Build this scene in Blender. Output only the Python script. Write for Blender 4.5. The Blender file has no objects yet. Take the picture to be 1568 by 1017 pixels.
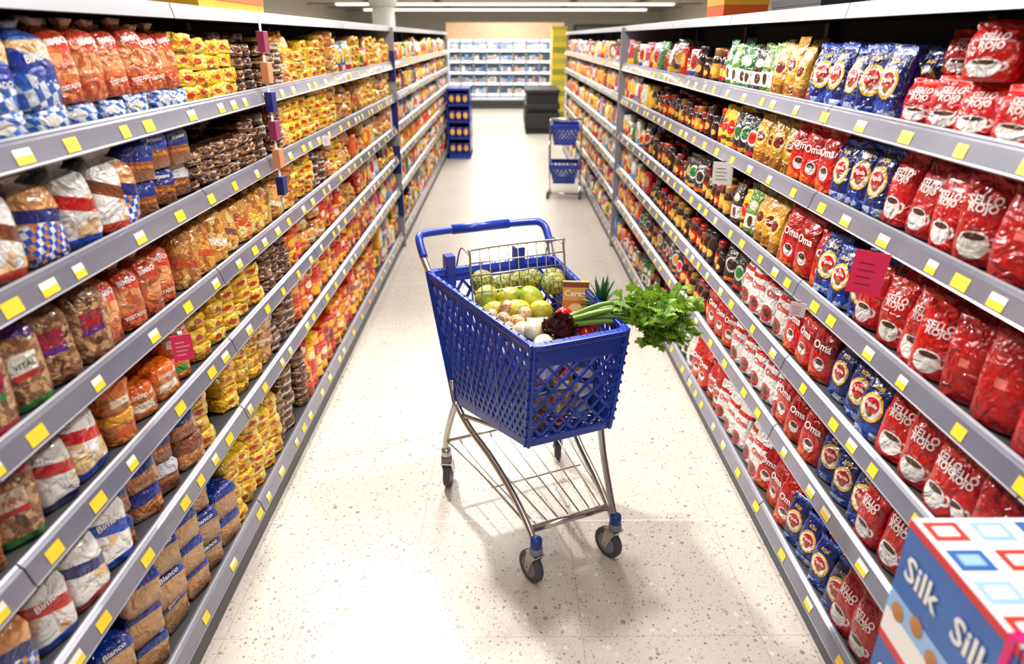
import bpy, math, random
import numpy as np
from mathutils import Vector, Matrix
random.seed(7)
scene = bpy.context.scene
scene.view_settings.view_transform = 'Standard'
scene.view_settings.look = 'None'

def C(r, g, b):
    f = lambda c: (c/255/12.92) if c/255 <= 0.04045 else ((c/255+0.055)/1.055)**2.4
    return (f(r), f(g), f(b), 1.0)

# ---------------------------------------------------------------- node helpers
def new_mat(name):
    m = bpy.data.materials.new(name); m.use_nodes = True
    nt = m.node_tree
    return m, nt, nt.nodes['Principled BSDF']

def N(nt, t, **kw):
    n = nt.nodes.new(t)
    for k, v in kw.items(): setattr(n, k, v)
    return n

def MA(nt, op, a, b=None, c=None):
    n = nt.nodes.new('ShaderNodeMath'); n.operation = op
    for i, x in enumerate((a, b, c)):
        if x is None: continue
        if isinstance(x, (int, float)): n.inputs[i].default_value = x
        else: nt.links.new(x, n.inputs[i])
    return n.outputs[0]

def MIX(nt, fac, a, b, mode='MIX'):
    n = nt.nodes.new('ShaderNodeMix'); n.data_type = 'RGBA'; n.blend_type = mode
    for idx, x in ((0, fac), (6, a), (7, b)):
        if isinstance(x, (int, float, tuple)): n.inputs[idx].default_value = x
        else: nt.links.new(x, n.inputs[idx])
    return n.outputs[2]

def simple(name, col, rough=0.5, metal=0.0, noise=0.08, nscale=8, bump=0.0, coat=0.0, emit=None, estr=0):
    m, nt, b = new_mat(name)
    tc = N(nt, 'ShaderNodeTexCoord')
    nz = N(nt, 'ShaderNodeTexNoise'); nz.inputs['Scale'].default_value = nscale
    nt.links.new(tc.outputs['Object'], nz.inputs['Vector'])
    dark = tuple(c*(1-noise*2) for c in col[:3]) + (1,)
    lite = tuple(min(1, c*(1+noise)) for c in col[:3]) + (1,)
    nt.links.new(MIX(nt, nz.outputs['Fac'], dark, lite), b.inputs['Base Color'])
    b.inputs['Roughness'].default_value = rough
    b.inputs['Metallic'].default_value = metal
    b.inputs['Coat Weight'].default_value = coat
    if emit:
        b.inputs['Emission Color'].default_value = emit
        b.inputs['Emission Strength'].default_value = estr
    if bump:
        bp = N(nt, 'ShaderNodeBump'); bp.inputs['Strength'].default_value = bump; bp.inputs['Distance'].default_value = 0.01
        nt.links.new(nz.outputs['Fac'], bp.inputs['Height']); nt.links.new(bp.outputs[0], b.inputs['Normal'])
    return m

def gmat(name, base, layers=(), rough=0.25, bump=0.7, bscale=22, vary=0.3, coat=0.5, palette=None):
    m, nt, b = new_mat(name)
    uv = N(nt, 'ShaderNodeUVMap', uv_map='UVMap'); sp = N(nt, 'ShaderNodeSeparateXYZ')
    nt.links.new(uv.outputs[0], sp.inputs[0]); u, v = sp.outputs[0], sp.outputs[1]
    uv2 = N(nt, 'ShaderNodeUVMap', uv_map='rnd'); sp2 = N(nt, 'ShaderNodeSeparateXYZ')
    nt.links.new(uv2.outputs[0], sp2.inputs[0]); r, d = sp2.outputs[0], sp2.outputs[1]
    def ramp(cols, fac):
        n = N(nt, 'ShaderNodeValToRGB'); n.color_ramp.interpolation = 'CONSTANT'
        e = n.color_ramp.elements
        while len(e) < len(cols): e.new(0.5)
        for i, c in enumerate(cols): e[i].position = i/len(cols); e[i].color = c
        nt.links.new(fac, n.inputs[0]); return n.outputs[0]
    cur = ramp(palette, r) if palette else base
    for L in layers:
        k = L[0]
        if k == 'ell':
            _, cx, cy, rx, ry, col = L
            a = MA(nt, 'POWER', MA(nt, 'ABSOLUTE', MA(nt, 'DIVIDE', MA(nt, 'SUBTRACT', u, cx), rx)), 2.0)
            c = MA(nt, 'POWER', MA(nt, 'ABSOLUTE', MA(nt, 'DIVIDE', MA(nt, 'SUBTRACT', v, cy), ry)), 2.0)
            mk = MA(nt, 'LESS_THAN', MA(nt, 'ADD', a, c), 1.0)
        elif k == 'box':
            _, cx, cy, rx, ry, col = L
            mk = MA(nt, 'MULTIPLY', MA(nt, 'LESS_THAN', MA(nt, 'ABSOLUTE', MA(nt, 'SUBTRACT', u, cx)), rx),
                    MA(nt, 'LESS_THAN', MA(nt, 'ABSOLUTE', MA(nt, 'SUBTRACT', v, cy)), ry))
        elif k == 'slant':
            _, s, lo, hi, col = L
            t = MA(nt, 'MULTIPLY_ADD', u, s, v)
            mk = MA(nt, 'MULTIPLY', MA(nt, 'GREATER_THAN', t, lo), MA(nt, 'LESS_THAN', t, hi))
        elif k == 'check':
            _, nu, nv, lo, hi, col = L
            t = MA(nt, 'ADD', MA(nt, 'FLOOR', MA(nt, 'MULTIPLY', MA(nt, 'ADD', u, MA(nt, 'MULTIPLY', v, 0.35)), nu)),
                   MA(nt, 'FLOOR', MA(nt, 'MULTIPLY', MA(nt, 'SUBTRACT', v, MA(nt, 'MULTIPLY', u, 0.25)), nv)))
            t = MA(nt, 'GREATER_THAN', MA(nt, 'FRACT', MA(nt, 'MULTIPLY', t, 0.5)), 0.25)
            mk = MA(nt, 'MULTIPLY', t, MA(nt, 'MULTIPLY', MA(nt, 'GREATER_THAN', v, lo), MA(nt, 'LESS_THAN', v, hi)))
        elif k == 'noise':
            _, sc, thr, lo, hi, col = L
            tc = N(nt, 'ShaderNodeTexCoord'); nz = N(nt, 'ShaderNodeTexNoise'); nz.inputs['Scale'].default_value = sc
            nt.links.new(tc.outputs['Object'], nz.inputs['Vector'])
            mk = MA(nt, 'MULTIPLY', MA(nt, 'GREATER_THAN', nz.outputs['Fac'], thr),
                    MA(nt, 'MULTIPLY', MA(nt, 'GREATER_THAN', v, lo), MA(nt, 'LESS_THAN', v, hi)))
        elif k == 'depth':
            _, lo, hi, col = L
            mk = MA(nt, 'MULTIPLY', MA(nt, 'GREATER_THAN', d, lo), MA(nt, 'LESS_THAN', d, hi))
        elif k == 'slices':
            _, n_, w_, col = L
            mk = MA(nt, 'LESS_THAN', MA(nt, 'FRACT', MA(nt, 'MULTIPLY', d, n_)), w_)
        if isinstance(col, list):
            col = ramp(col, MA(nt, 'FRACT', MA(nt, 'MULTIPLY', r, 7.3)))
        cur = MIX(nt, mk, cur, col)
    br = MA(nt, 'MULTIPLY_ADD', MA(nt, 'FRACT', MA(nt, 'MULTIPLY', r, 13.7)), vary, 1-vary*0.75)
    cb = N(nt, 'ShaderNodeCombineXYZ')
    for i in range(3): nt.links.new(br, cb.inputs[i])
    cur = MIX(nt, 1.0, cur, cb.outputs[0], 'MULTIPLY')
    nt.links.new(cur, b.inputs['Base Color'])
    b.inputs['Roughness'].default_value = rough; b.inputs['Coat Weight'].default_value = coat
    b.inputs['Coat Roughness'].default_value = 0.12
    if bump:
        tc = N(nt, 'ShaderNodeTexCoord'); nz = N(nt, 'ShaderNodeTexNoise')
        nz.inputs['Scale'].default_value = bscale; nz.inputs['Detail'].default_value = 2; nz.inputs['Distortion'].default_value = 1.5
        nt.links.new(tc.outputs['Object'], nz.inputs['Vector'])
        bp = N(nt, 'ShaderNodeBump'); bp.inputs['Strength'].default_value = bump; bp.inputs['Distance'].default_value = 0.03
        nt.links.new(nz.outputs['Fac'], bp.inputs['Height']); nt.links.new(bp.outputs[0], b.inputs['Normal'])
    return m

# ---------------------------------------------------------------- mesh builder
class MB:
    def __init__(s): s.V = []; s.F = []; s.MI = []; s.SM = []
    def add(s, V, F, mi=0, sm=False):
        o = len(s.V); s.V.extend([tuple(v) for v in V])
        for f in F: s.F.append(tuple(i+o for i in f)); s.MI.append(mi); s.SM.append(sm)
    def box(s, x0, x1, y0, y1, z0, z1, mi=0, M=None):
        V = [Vector(p) for p in ((x0,y0,z0),(x1,y0,z0),(x1,y1,z0),(x0,y1,z0),(x0,y0,z1),(x1,y0,z1),(x1,y1,z1),(x0,y1,z1))]
        if M: V = [M @ v for v in V]
        s.add(V, [(0,3,2,1),(4,5,6,7),(0,1,5,4),(1,2,6,5),(2,3,7,6),(3,0,4,7)], mi)
    def prism_y(s, prof, y0, y1, mi=0):
        n = len(prof)
        V = [(x, y0, z) for x, z in prof] + [(x, y1, z) for x, z in prof]
        F = [(i, (i+1) % n, n+(i+1) % n, n+i) for i in range(n)] + [tuple(range(n))[::-1], tuple(range(n, 2*n))]
        s.add(V, F, mi)
    def tube(s, pts, r, mi=0, n=10, smooth=True, closed=False, sub=6):
        P = [Vector(p) for p in pts]
        if smooth and len(P) > 2:
            Q = []; m = len(P)
            rngi = range(m) if closed else range(m-1)
            for i in rngi:
                if closed: a, b, c, d = P[(i-1) % m], P[i], P[(i+1) % m], P[(i+2) % m]
                else: a, b, c, d = P[max(i-1, 0)], P[i], P[i+1], P[min(i+2, m-1)]
                for k in range(sub):
                    t = k/sub
                    Q.append(0.5*((2*b)+(c-a)*t+(2*a-5*b+4*c-d)*t*t+(3*b-a-3*c+d)*t**3))
            if not closed: Q.append(P[-1])
            P = Q
        m = len(P); V = []; up = None
        for i in range(m):
            if closed: T = (P[(i+1) % m]-P[i-1]).normalized()
            else: T = (P[min(i+1, m-1)]-P[max(i-1, 0)]).normalized()
            if up is None:
                up = Vector((0, 0, 1)) if abs(T.z) < 0.9 else Vector((1, 0, 0))
            a = (up - T*up.dot(T)).normalized(); up = a; b = T.cross(a)
            rr = r(i/(m-1)) if callable(r) else r
            for k in range(n):
                an = 2*math.pi*k/n
                V.append(P[i] + (a*math.cos(an)+b*math.sin(an))*rr)
        F = []
        for i in range(m if closed else m-1):
            j = (i+1) % m
            for k in range(n): F.append((i*n+k, i*n+(k+1) % n, j*n+(k+1) % n, j*n+k))
        if not closed: F += [tuple(range(n))[::-1], tuple(range((m-1)*n, m*n))]
        s.add(V, F, mi, True)
    def lathe(s, prof, M, mi=0, n=24, sm=True):
        V = []
        for r, z in prof:
            for k in range(n):
                a = 2*math.pi*k/n; V.append(M @ Vector((r*math.cos(a), r*math.sin(a), z)))
        F = []
        for i in range(len(prof)-1):
            for k in range(n): F.append((i*n+k, i*n+(k+1) % n, (i+1)*n+(k+1) % n, (i+1)*n+k))
        F += [tuple(range(n))[::-1], tuple(range((len(prof)-1)*n, len(prof)*n))]
        s.add(V, F, mi, sm)
    def strip(s, p0, p1, w, t, nrm, mi=0):
        p0 = Vector(p0); p1 = Vector(p1); d = (p1-p0).normalized(); nrm = Vector(nrm).normalized()
        b = d.cross(nrm).normalized()*w/2; c = nrm*t/2
        V = [p0-b-c, p0+b-c, p0+b+c, p0-b+c, p1-b-c, p1+b-c, p1+b+c, p1-b+c]
        s.add(V, [(0,3,2,1),(4,5,6,7),(0,1,5,4),(1,2,6,5),(2,3,7,6),(3,0,4,7)], mi)
    def build(s, name, mats, parent=None, bevel=0, loc=None, rotz=0, fixn=True):
        me = bpy.data.meshes.new(name); me.from_pydata(s.V, [], s.F)
        for m in mats: me.materials.append(m)
        me.polygons.foreach_set('material_index', s.MI); me.polygons.foreach_set('use_smooth', s.SM)
        me.update()
        if fixn:
            import bmesh
            bm = bmesh.new(); bm.from_mesh(me); bmesh.ops.recalc_face_normals(bm, faces=bm.faces); bm.to_mesh(me); bm.free()
        ob = bpy.data.objects.new(name, me); scene.collection.objects.link(ob)
        if parent: ob.parent = parent
        if loc: ob.location = loc
        ob.rotation_euler[2] = rotz
        if bevel:
            md = ob.modifiers.new('bevel', 'BEVEL'); md.width = bevel; md.segments = 2; md.limit_method = 'ANGLE'
        return ob

def empty(name, loc=(0, 0, 0), rotz=0):
    e = bpy.data.objects.new(name, None); scene.collection.objects.link(e)
    e.location = loc; e.rotation_euler[2] = rotz; e.empty_display_size = 0.1
    return e

# ---------------------------------------------------------------- text geometry
_tc = {}
def text_geo(s):
    if s in _tc: return _tc[s]
    cu = bpy.data.curves.new('t', 'FONT'); cu.body = s; cu.size = 1; cu.resolution_u = 2; cu.offset = 0.02
    cu.align_x = 'CENTER'; cu.space_line = 0.8
    ob = bpy.data.objects.new('t', cu); scene.collection.objects.link(ob)
    dg = bpy.context.evaluated_depsgraph_get(); me = bpy.data.meshes.new_from_object(ob.evaluated_get(dg))
    V = np.array([v.co[:2] for v in me.vertices]); F = [tuple(p.vertices) for p in me.polygons]
    V = V - (V.max(0)+V.min(0))/2; V = V/(V[:, 0].max()-V[:, 0].min())
    bpy.data.objects.remove(ob); bpy.data.curves.remove(cu); bpy.data.meshes.remove(me)
    _tc[s] = (V, F); return _tc[s]

# ---------------------------------------------------------------- templates + stock
class Tpl:
    def __init__(s, V, F, MI, dims, mats, SM=None):
        s.V = np.array(V, dtype=np.float64); s.w, s.h, s.d = dims; s.mats = mats
        s.F = F; s.MI = MI; s.SM = SM if SM else [True]*len(F)
        s.fy = None
    def text(s, txt, cx, cz, width, mi, rot=0, off=0.003):
        V, F = text_geo(txt); c, sn = math.cos(rot), math.sin(rot)
        X = (V[:, 0]*c - V[:, 1]*sn)*width + cx; Z = (V[:, 0]*sn + V[:, 1]*c)*width + cz
        Y = np.array([s.fy(x, z) for x, z in zip(X, Z)]) - off
        o = len(s.V); s.V = np.vstack([s.V, np.stack([X, Y, Z], 1)])
        s.F = s.F + [tuple(i+o for i in f) for f in F]; s.MI = s.MI + [mi]*len(F); s.SM = s.SM + [False]*len(F)
        return s
    def toptext(s, txt, cy, width, mi):
        V, F = text_geo(txt); o = len(s.V)
        s.V = np.vstack([s.V, np.stack([V[:, 0]*width, V[:, 1]*width+cy, np.full(len(V), s.h+.0015)-np.abs(V[:, 0]*width)**2*3], 1)])
        s.F = s.F + [tuple(i+o for i in f) for f in F]; s.MI = s.MI + [mi]*len(F); s.SM = s.SM + [False]*len(F)
        return s
    def fin(s):
        s.lv = np.array([i for f in s.F for i in f], dtype=np.int64)
        s.tot = np.array([len(f) for f in s.F]); s.mi = np.array(s.MI); s.sm = np.array(s.SM)
        s.uv = np.stack([s.V[:, 0]/s.w+0.5, s.V[:, 2]/s.h], 1); s.dep = s.V[:, 1]/s.d+0.5
        return s

def rings(w, h, d, lv, wp, dp, e, nseg, mats, wr=0.0):
    V = []; F = []
    for j, v in enumerate(lv):
        for k in range(nseg):
            a = 2*math.pi*(k+0.5)/nseg; c, s_ = math.cos(a), math.sin(a)
            x = math.copysign(abs(c)**e, c)*wp[j]*w/2; y = math.copysign(abs(s_)**e, s_)*dp[j]*d/2
            if 0 < j < len(lv)-1: y += random.uniform(-wr, wr); x += random.uniform(-wr, wr)*0.6
            V.append((x, y, v*h + (random.uniform(-wr, wr) if j else 0)))
    for j in range(len(lv)-1):
        for k in range(nseg): F.append((j*nseg+k, j*nseg+(k+1) % nseg, (j+1)*nseg+(k+1) % nseg, (j+1)*nseg+k))
    F += [tuple(range(nseg))[::-1], tuple(range((len(lv)-1)*nseg, len(lv)*nseg))]
    t = Tpl(V, F, [0]*len(F), (w, h, d), mats)
    def fy(x, z):
        hw = np.interp(z/h, lv, wp)*w/2; hd = np.interp(z/h, lv, dp)*d/2
        return -hd*(max(0, 1-min(1, abs(x)/hw)**(2/e)))**(e/2)
    t.fy = fy
    return t

def pouch(w, h, d, mats, e=0.6, nseg=16, wr=0.003):
    return rings(w, h, d, [0, .03, .12, .28, .45, .6, .72, .81, .88, .92, 1.0],
                 [.90, .97, 1, 1, 1, .99, .97, .95, .93, .96, .97],
                 [.80, .96, 1, 1, .98, .9, .75, .5, .22, .07, .05], e, nseg, mats, wr)
def brick(w, h, d, mats, e=0.35, nseg=16, wr=0.0015):
    return rings(w, h, d, [0, .04, .18, .5, .82, .96, 1.0], [.88, .97, 1, 1.0, 1, .97, .88], [.88, .97, 1, 1, 1, .97, .88], e, nseg, mats, wr)

def loaf(w, h, L, mats):
    prof = [(-.40, 0), (0, 0), (.40, 0), (.45, .06), (.45, .5), (.5, .66), (.49, .84), (.38, .97), (.15, 1), (-.15, 1), (-.38, .97), (-.49, .84), (-.5, .66), (-.45, .5), (-.45, .06)]
    ys = [-.5, -.485, -.42, -.2, 0, .2, .42, .5]; sc = [.84, .93, 1, 1, .985, 1, 1, .85]
    V = []; n = len(prof)
    for y, s in zip(ys, sc):
        for x, z in prof: V.append((x*w*s + random.uniform(-.0015, .0015), y*L, (z*s+(1-s)*0.5*(1 if z > .01 else .3))*h))
    F = []
    for j in range(len(ys)-1):
        for k in range(n): F.append((j*n+k, j*n+(k+1) % n, (j+1)*n+(k+1) % n, (j+1)*n+k))
    F += [tuple(range(n))[::-1], tuple(range((len(ys)-1)*n, len(ys)*n))]
    t = Tpl(V, F, [0]*len(F), (w, h, L), mats); t.fy = lambda x, z: -L/2
    return t

def bagloaf(w, h, d, mats):
    return rings(w, h, d, [0, .03, .15, .35, .55, .72, .82, .88, .91, .95, 1.0],
                 [.86, .96, 1, 1, 1, .99, .88, .55, .22, .36, .52],
                 [.86, .96, 1, 1, 1, .99, .84, .45, .15, .22, .30], 0.5, 16, mats, 0.0045)

def jar(r, h, mats):
    prof = [(.92, 0), (1, .03), (1, .12), (1.01, .13), (1.01, .55), (1, .56), (.97, .66), (.8, .76), (.74, .78), (.82, .785), (.82, .97), (.76, 1.0)]
    n = 14; V = []; F = []; MI = []
    for a_, z in prof:
        for k in range(n):
            a = 2*math.pi*k/n; V.append((math.cos(a)*a_*r, math.sin(a)*a_*r, z*h))
    for j in range(len(prof)-1):
        for k in range(n):
            F.append((j*n+k, j*n+(k+1) % n, (j+1)*n+(k+1) % n, (j+1)*n+k)); MI.append(1 if 3 <= j < 4 else (2 if j >= 8 else 0))
    F.append(tuple(range((len(prof)-1)*n, len(prof)*n))); MI.append(2)
    t = Tpl(V, F, MI, (2*r, h, 2*r), mats); t.fy = lambda x, z: -r
    return t

class Stock:
    def __init__(s, name): s.name = name; s.items = {}
    def add(s, t, loc, rotz=0, sc=(1, 1, 1), R=None):
        if R is None: R = Matrix.Rotation(rotz, 3, 'Z')
        R3 = np.array(R) @ np.diag(sc)
        s.items.setdefault(id(t), (t, []))[1].append((R3, np.array(loc, float), random.random()))
    def build(s, parent=None):
        Vs = []; LV = []; TOT = []; MI = []; SM = []; UV = []; RN = []; mats = []; vo = 0
        for t, its in s.items.values():
            mo = []
            for m in t.mats:
                if m not in mats: mats.append(m)
                mo.append(mats.index(m))
            mo = np.array(mo); mi = mo[t.mi]; luv = t.uv[t.lv]; ldep = t.dep[t.lv]
            for R3, loc, r in its:
                Vs.append(t.V @ R3.T + loc); LV.append(t.lv+vo); vo += len(t.V)
                TOT.append(t.tot); MI.append(mi); SM.append(t.sm); UV.append(luv)
                RN.append(np.stack([np.full(len(ldep), r), ldep], 1))
        V = np.concatenate(Vs); LV = np.concatenate(LV); TOT = np.concatenate(TOT)
        me = bpy.data.meshes.new(s.name)
        me.vertices.add(len(V)); me.vertices.foreach_set('co', V.astype(np.float32).ravel())
        me.loops.add(len(LV)); me.loops.foreach_set('vertex_index', LV.astype(np.int32))
        st = np.concatenate([[0], np.cumsum(TOT)[:-1]]).astype(np.int32)
        me.polygons.add(len(TOT)); me.polygons.foreach_set('loop_start', st)
        for m in mats: me.materials.append(m)
        me.polygons.foreach_set('material_index', np.concatenate(MI).astype(np.int32))
        me.polygons.foreach_set('use_smooth', np.concatenate(SM))
        u = me.uv_layers.new(name='UVMap'); u.data.foreach_set('uv', np.concatenate(UV).astype(np.float32).ravel())
        u = me.uv_layers.new(name='rnd'); u.data.foreach_set('uv', np.concatenate(RN).astype(np.float32).ravel())
        me.update(calc_edges=True)
        ob = bpy.data.objects.new(s.name, me); scene.collection.objects.link(ob)
        if parent: ob.parent = parent
        return ob

# ---------------------------------------------------------------- materials
WHITE = C(236, 234, 228); RED = C(200, 16, 16); DRED = C(130, 6, 8); NAVY = C(14, 28, 105); BLUE = C(18, 70, 180); YEL = C(248, 192, 20)
GOLD = C(200, 146, 42); BROWN = C(80, 42, 20); CRUST = C(160, 88, 38); ORANGE = C(236, 100, 16); GREEN = C(26, 112, 46)
BLACK = C(20, 18, 18); PINK = C(225, 42, 90); PURP = C(92, 34, 130)
ink_w = simple('ink_white', WHITE, 0.4, noise=0.02); ink_k = simple('ink_black', BLACK, 0.4); ink_r = simple('ink_red', RED, 0.4)
ink_y = simple('ink_yellow', YEL, 0.4); ink_b = simple('ink_blue', NAVY, 0.4)

m_redcup = gmat('pack_red_cup', RED, [('slant', .3, 1.02, 1.12, C(222, 55, 36)), ('ell', .74, .27, .13, .08, WHITE), ('ell', .74, .27, .07, .045, RED),
    ('ell', .45, .25, .30, .17, WHITE), ('box', .45, .37, .31, .045, RED), ('ell', .45, .33, .27, .06, WHITE), ('ell', .45, .33, .22, .04, BROWN)])
m_redplain = gmat('pack_red_plain', C(186, 14, 14), [('box', .5, .5, .10, .05, C(230, 115, 105)), ('slant', .2, .2, .24, DRED)])
m_blue = gmat('pack_navy_oval', NAVY, [('slant', .0, .0, .14, C(180, 192, 222)), ('noise', 30, .54, .0, .25, BLUE), ('ell', .5, .5, .36, .22, YEL), ('ell', .5, .5, .30, .18, WHITE),
    ('ell', .5, .53, .24, .12, RED), ('ell', .5, .42, .12, .06, CRUST), ('box', .5, .95, .5, .03, C(60, 95, 200))])
m_gold = gmat('pack_gold', GOLD, [('ell', .5, .55, .34, .18, C(228, 196, 105)), ('ell', .5, .55, .26, .11, C(120, 20, 20)), ('box', .5, .15, .5, .08, C(150, 88, 20))])
m_oma = gmat('pack_red_orange', C(204, 22, 16), [('slant', .25, -.1, .25, ORANGE), ('ell', .5, .30, .22, .11, WHITE), ('ell', .5, .34, .17, .05, BROWN), ('box', .5, .62, .5, .14, C(172, 10, 12))])
m_omaw = gmat('pack_white_red', C(236, 232, 226), [('box', .5, .78, .5, .04, RED), ('ell', .3, .22, .3, .16, RED), ('ell', .34, .24, .17, .08, BROWN)])
m_green = gmat('pack_green', GREEN, [('box', .5, .3, .5, .16, WHITE), ('ell', .5, .3, .2, .12, BROWN), ('ell', .5, .66, .3, .1, C(225, 220, 195))], palette=[GREEN, C(30, 95, 48), C(215, 215, 208), C(60, 50, 44), C(110, 145, 60)])
m_dark = gmat('pack_dark', C(34, 23, 21), [('ell', .5, .5, .34, .2, C(205, 200, 195)), ('ell', .5, .5, .28, .14, [RED, GREEN, GOLD, C(40, 30, 30)]), ('box', .5, .12, .5, .05, [RED, GOLD, ORANGE])])
m_yelbag = gmat('pack_yellow', YEL, [('ell', .5, .5, .35, .18, RED), ('box', .5, .2, .5, .05, BROWN)])
m_multi = gmat('pack_multi', C(205, 62, 30), [('box', .5, .75, .5, .12, C(115, 155, 60)), ('box', .5, .45, .5, .1, C(235, 215, 185)), ('noise', 25, .55, 0, .4, BROWN)])
m_jarglass = gmat('jar_coffee', C(42, 20, 12), [], rough=.08, bump=0, coat=1)
m_jarlabel = gmat('jar_label', RED, [('ell', .5, .34, .25, .12, C(225, 185, 80))], palette=[RED, C(165, 15, 15), GOLD, C(60, 25, 15), C(90, 20, 20), RED], bump=0)
m_jarlid = gmat('jar_lid', RED, palette=[RED, C(120, 12, 12), C(160, 110, 40), BLACK, C(60, 35, 25), C(170, 20, 20)], bump=0, rough=.35)

m_toastblue = gmat('pack_toast_blue', C(48, 100, 188), [('slant', 0, .5, .8, C(210, 160, 98)), ('check', 6, 5, 0, .42, C(220, 228, 240)), ('slant', .25, .48, .74, C(18, 62, 168)), ('slant', 0, .93, 1.1, C(205, 215, 232))])
m_toastor = gmat('pack_toast_orange', C(212, 116, 64), [('slant', 0, .35, .6, C(228, 160, 105)), ('noise', 30, .54, .2, .9, C(192, 96, 52)), ('slant', .2, .74, .96, C(205, 60, 30)), ('check', 6, 5, 0, .26, C(190, 66, 44)), ('slant', 0, .93, 1.1, C(232, 200, 168))])
m_smallblue = gmat('pack_small_blue', C(218, 226, 238), [('check', 7, 3, 0, 1, C(48, 108, 200)), ('ell', .5, .5, .2, .22, WHITE)])
m_yelpack = gmat('pack_yellow_cake', C(246, 196, 32), [('slant', .2, .35, .62, C(228, 158, 26)), ('noise', 22, .56, 0, 1, C(252, 224, 110)), ('ell', .5, .5, .14, .18, C(200, 70, 20)), ('noise', 34, .64, 0, 1, C(170, 110, 40))], bscale=32)
m_brpack = gmat('pack_brown_cake', C(92, 52, 28), [('slant', .15, .4, .62, C(215, 184, 135)), ('ell', .45, .5, .22, .15, C(58, 26, 14)), ('noise', 40, .56, 0, 1, C(155, 105, 60))], bscale=35)
m_goldpack = gmat('pack_golden_bun', C(218, 154, 66), [('noise', 26, .54, 0, 1, C(176, 102, 40)), ('noise', 20, .6, 0, 1, C(240, 208, 130)), ('slant', .2, .42, .55, [C(244, 200, 60), C(205, 75, 26), C(235, 225, 205), C(218, 154, 66), C(110, 60, 32)])], bscale=28)
m_orpack = gmat('pack_orange_mix', ORANGE, [('ell', .5, .5, .28, .26, [YEL, RED, C(248, 230, 190), C(250, 160, 26), C(120, 50, 24)]), ('slant', .3, .0, .3, C(208, 60, 18))], palette=[ORANGE, C(220, 52, 18), YEL, C(246, 150, 24), C(208, 34, 20), C(232, 110, 24)])
m_checkloaf = gmat('bag_check_loaf', C(196, 130, 74), [('noise', 20, .54, 0, 1, C(224, 172, 115)), ('noise', 16, .6, 0, 1, C(175, 108, 58)), ('check', 6, 6, .0, .50, C(230, 234, 243)), ('check', 12, 12, .0, .46, C(30, 80, 185)), ('slant', .15, .54, .70, [NAVY, C(150, 84, 42), BLUE, C(225, 225, 228)]), ('slant', 0, .86, 1.2, C(226, 216, 200))], bscale=18)
m_blanco = gmat('bag_white_bread', C(226, 182, 128), [('noise', 16, .54, 0, 1, C(240, 206, 160)), ('slices', 16, .14, C(195, 144, 88)), ('slant', .1, .74, 1.4, C(18, 48, 140)), ('depth', .30, .55, C(18, 48, 140)), ('slant', 0, -.1, .10, C(170, 106, 54))], bscale=26)
m_bluebrown = gmat('bag_blue_brown', C(186, 124, 72), [('noise', 24, .54, 0, 1, C(212, 158, 102)), ('slices', 14, .16, C(145, 86, 44)), ('slant', .1, .58, 1.4, [C(16, 42, 125), C(16, 42, 125), C(120, 66, 34), C(30, 80, 180), C(220, 224, 232)]), ('depth', .3, .6, [C(16, 42, 125), C(25, 75, 180), C(130, 70, 32)]), ('slant', .1, .4, .48, C(222, 120, 30))], bscale=26)
m_toastbr = gmat('bag_toasted', C(202, 132, 70), [('noise', 22, .52, 0, 1, C(224, 166, 102)), ('slices', 12, .16, C(155, 88, 40)), ('slant', 0, .90, 1.3, C(160, 90, 40)), ('box', .5, .55, .26, .13, C(208, 112, 44)), ('depth', .38, .45, C(230, 200, 152))], bscale=26)
m_grain = gmat('bag_grain', C(140, 92, 60), [('noise', 50, .52, 0, 1, C(195, 152, 108)), ('noise', 30, .62, 0, 1, C(90, 54, 34)), ('slant', .1, .84, 1.4, [PINK, PURP, C(200, 28, 60), C(228, 218, 208), C(140, 92, 60)]), ('box', .5, .50, .26, .12, [C(226, 224, 208), C(220, 206, 178), C(155, 28, 58)]), ('box', .5, .38, .26, .035, [GREEN, C(180, 38, 38), GREEN, PURP]), ('slant', 0, -.1, .10, [C(175, 120, 78), C(60, 135, 55), C(190, 38, 60), C(140, 92, 60)])], bscale=24)
m_orgreen = gmat('bag_orange_green', C(214, 126, 54), [('noise', 30, .54, 0, 1, C(175, 96, 44)), ('slant', .1, .70, 1.3, [C(236, 108, 22), C(72, 155, 60), C(222, 78, 30), C(244, 168, 36)]), ('box', .5, .35, .3, .12, [C(236, 224, 200), C(65, 145, 55), C(225, 90, 24)])], bscale=26)
m_whitebag = gmat('bag_white_print', C(232, 230, 226), [('noise', 18, .56, 0, .6, C(222, 188, 140)), ('slant', .2, .55, .72, [BLUE, RED, NAVY, C(120, 60, 30)]), ('slant', 0, .0, .12, [BLUE, NAVY, C(190, 60, 40)])], bscale=20)
m_mix = gmat('pack_assorted', RED, [('ell', .5, .55, .3, .25, [WHITE, YEL, RED, C(245, 225, 165), GREEN]), ('box', .5, .15, .5, .08, [YEL, RED, BLUE, WHITE, GREEN])],
    palette=[RED, YEL, C(70, 36, 26), ORANGE, C(208, 22, 26), C(50, 130, 50), C(242, 185, 38), C(222, 222, 216), C(36, 80, 180), C(150, 84, 44)])
m_mixlight = gmat('pack_assorted_light', WHITE, [('ell', .5, .55, .3, .25, [RED, YEL, C(200, 150, 85), WHITE, C(200, 52, 90)]), ('box', .5, .2, .5, .1, [YEL, RED, C(80, 160, 215), WHITE])],
    palette=[C(228, 228, 224), C(236, 216, 172), RED, C(230, 230, 226), C(215, 125, 150), C(240, 196, 60), C(198, 206, 220), C(130, 70, 46), C(70, 135, 195)])
m_mixyel = gmat('pack_assorted_yellow', YEL, [('ell', .5, .55, .3, .25, [RED, WHITE, ORANGE, YEL])], palette=[YEL, C(242, 168, 28), ORANGE, C(246, 210, 70), C(220, 84, 26), GOLD, C(235, 228, 210)])

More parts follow.
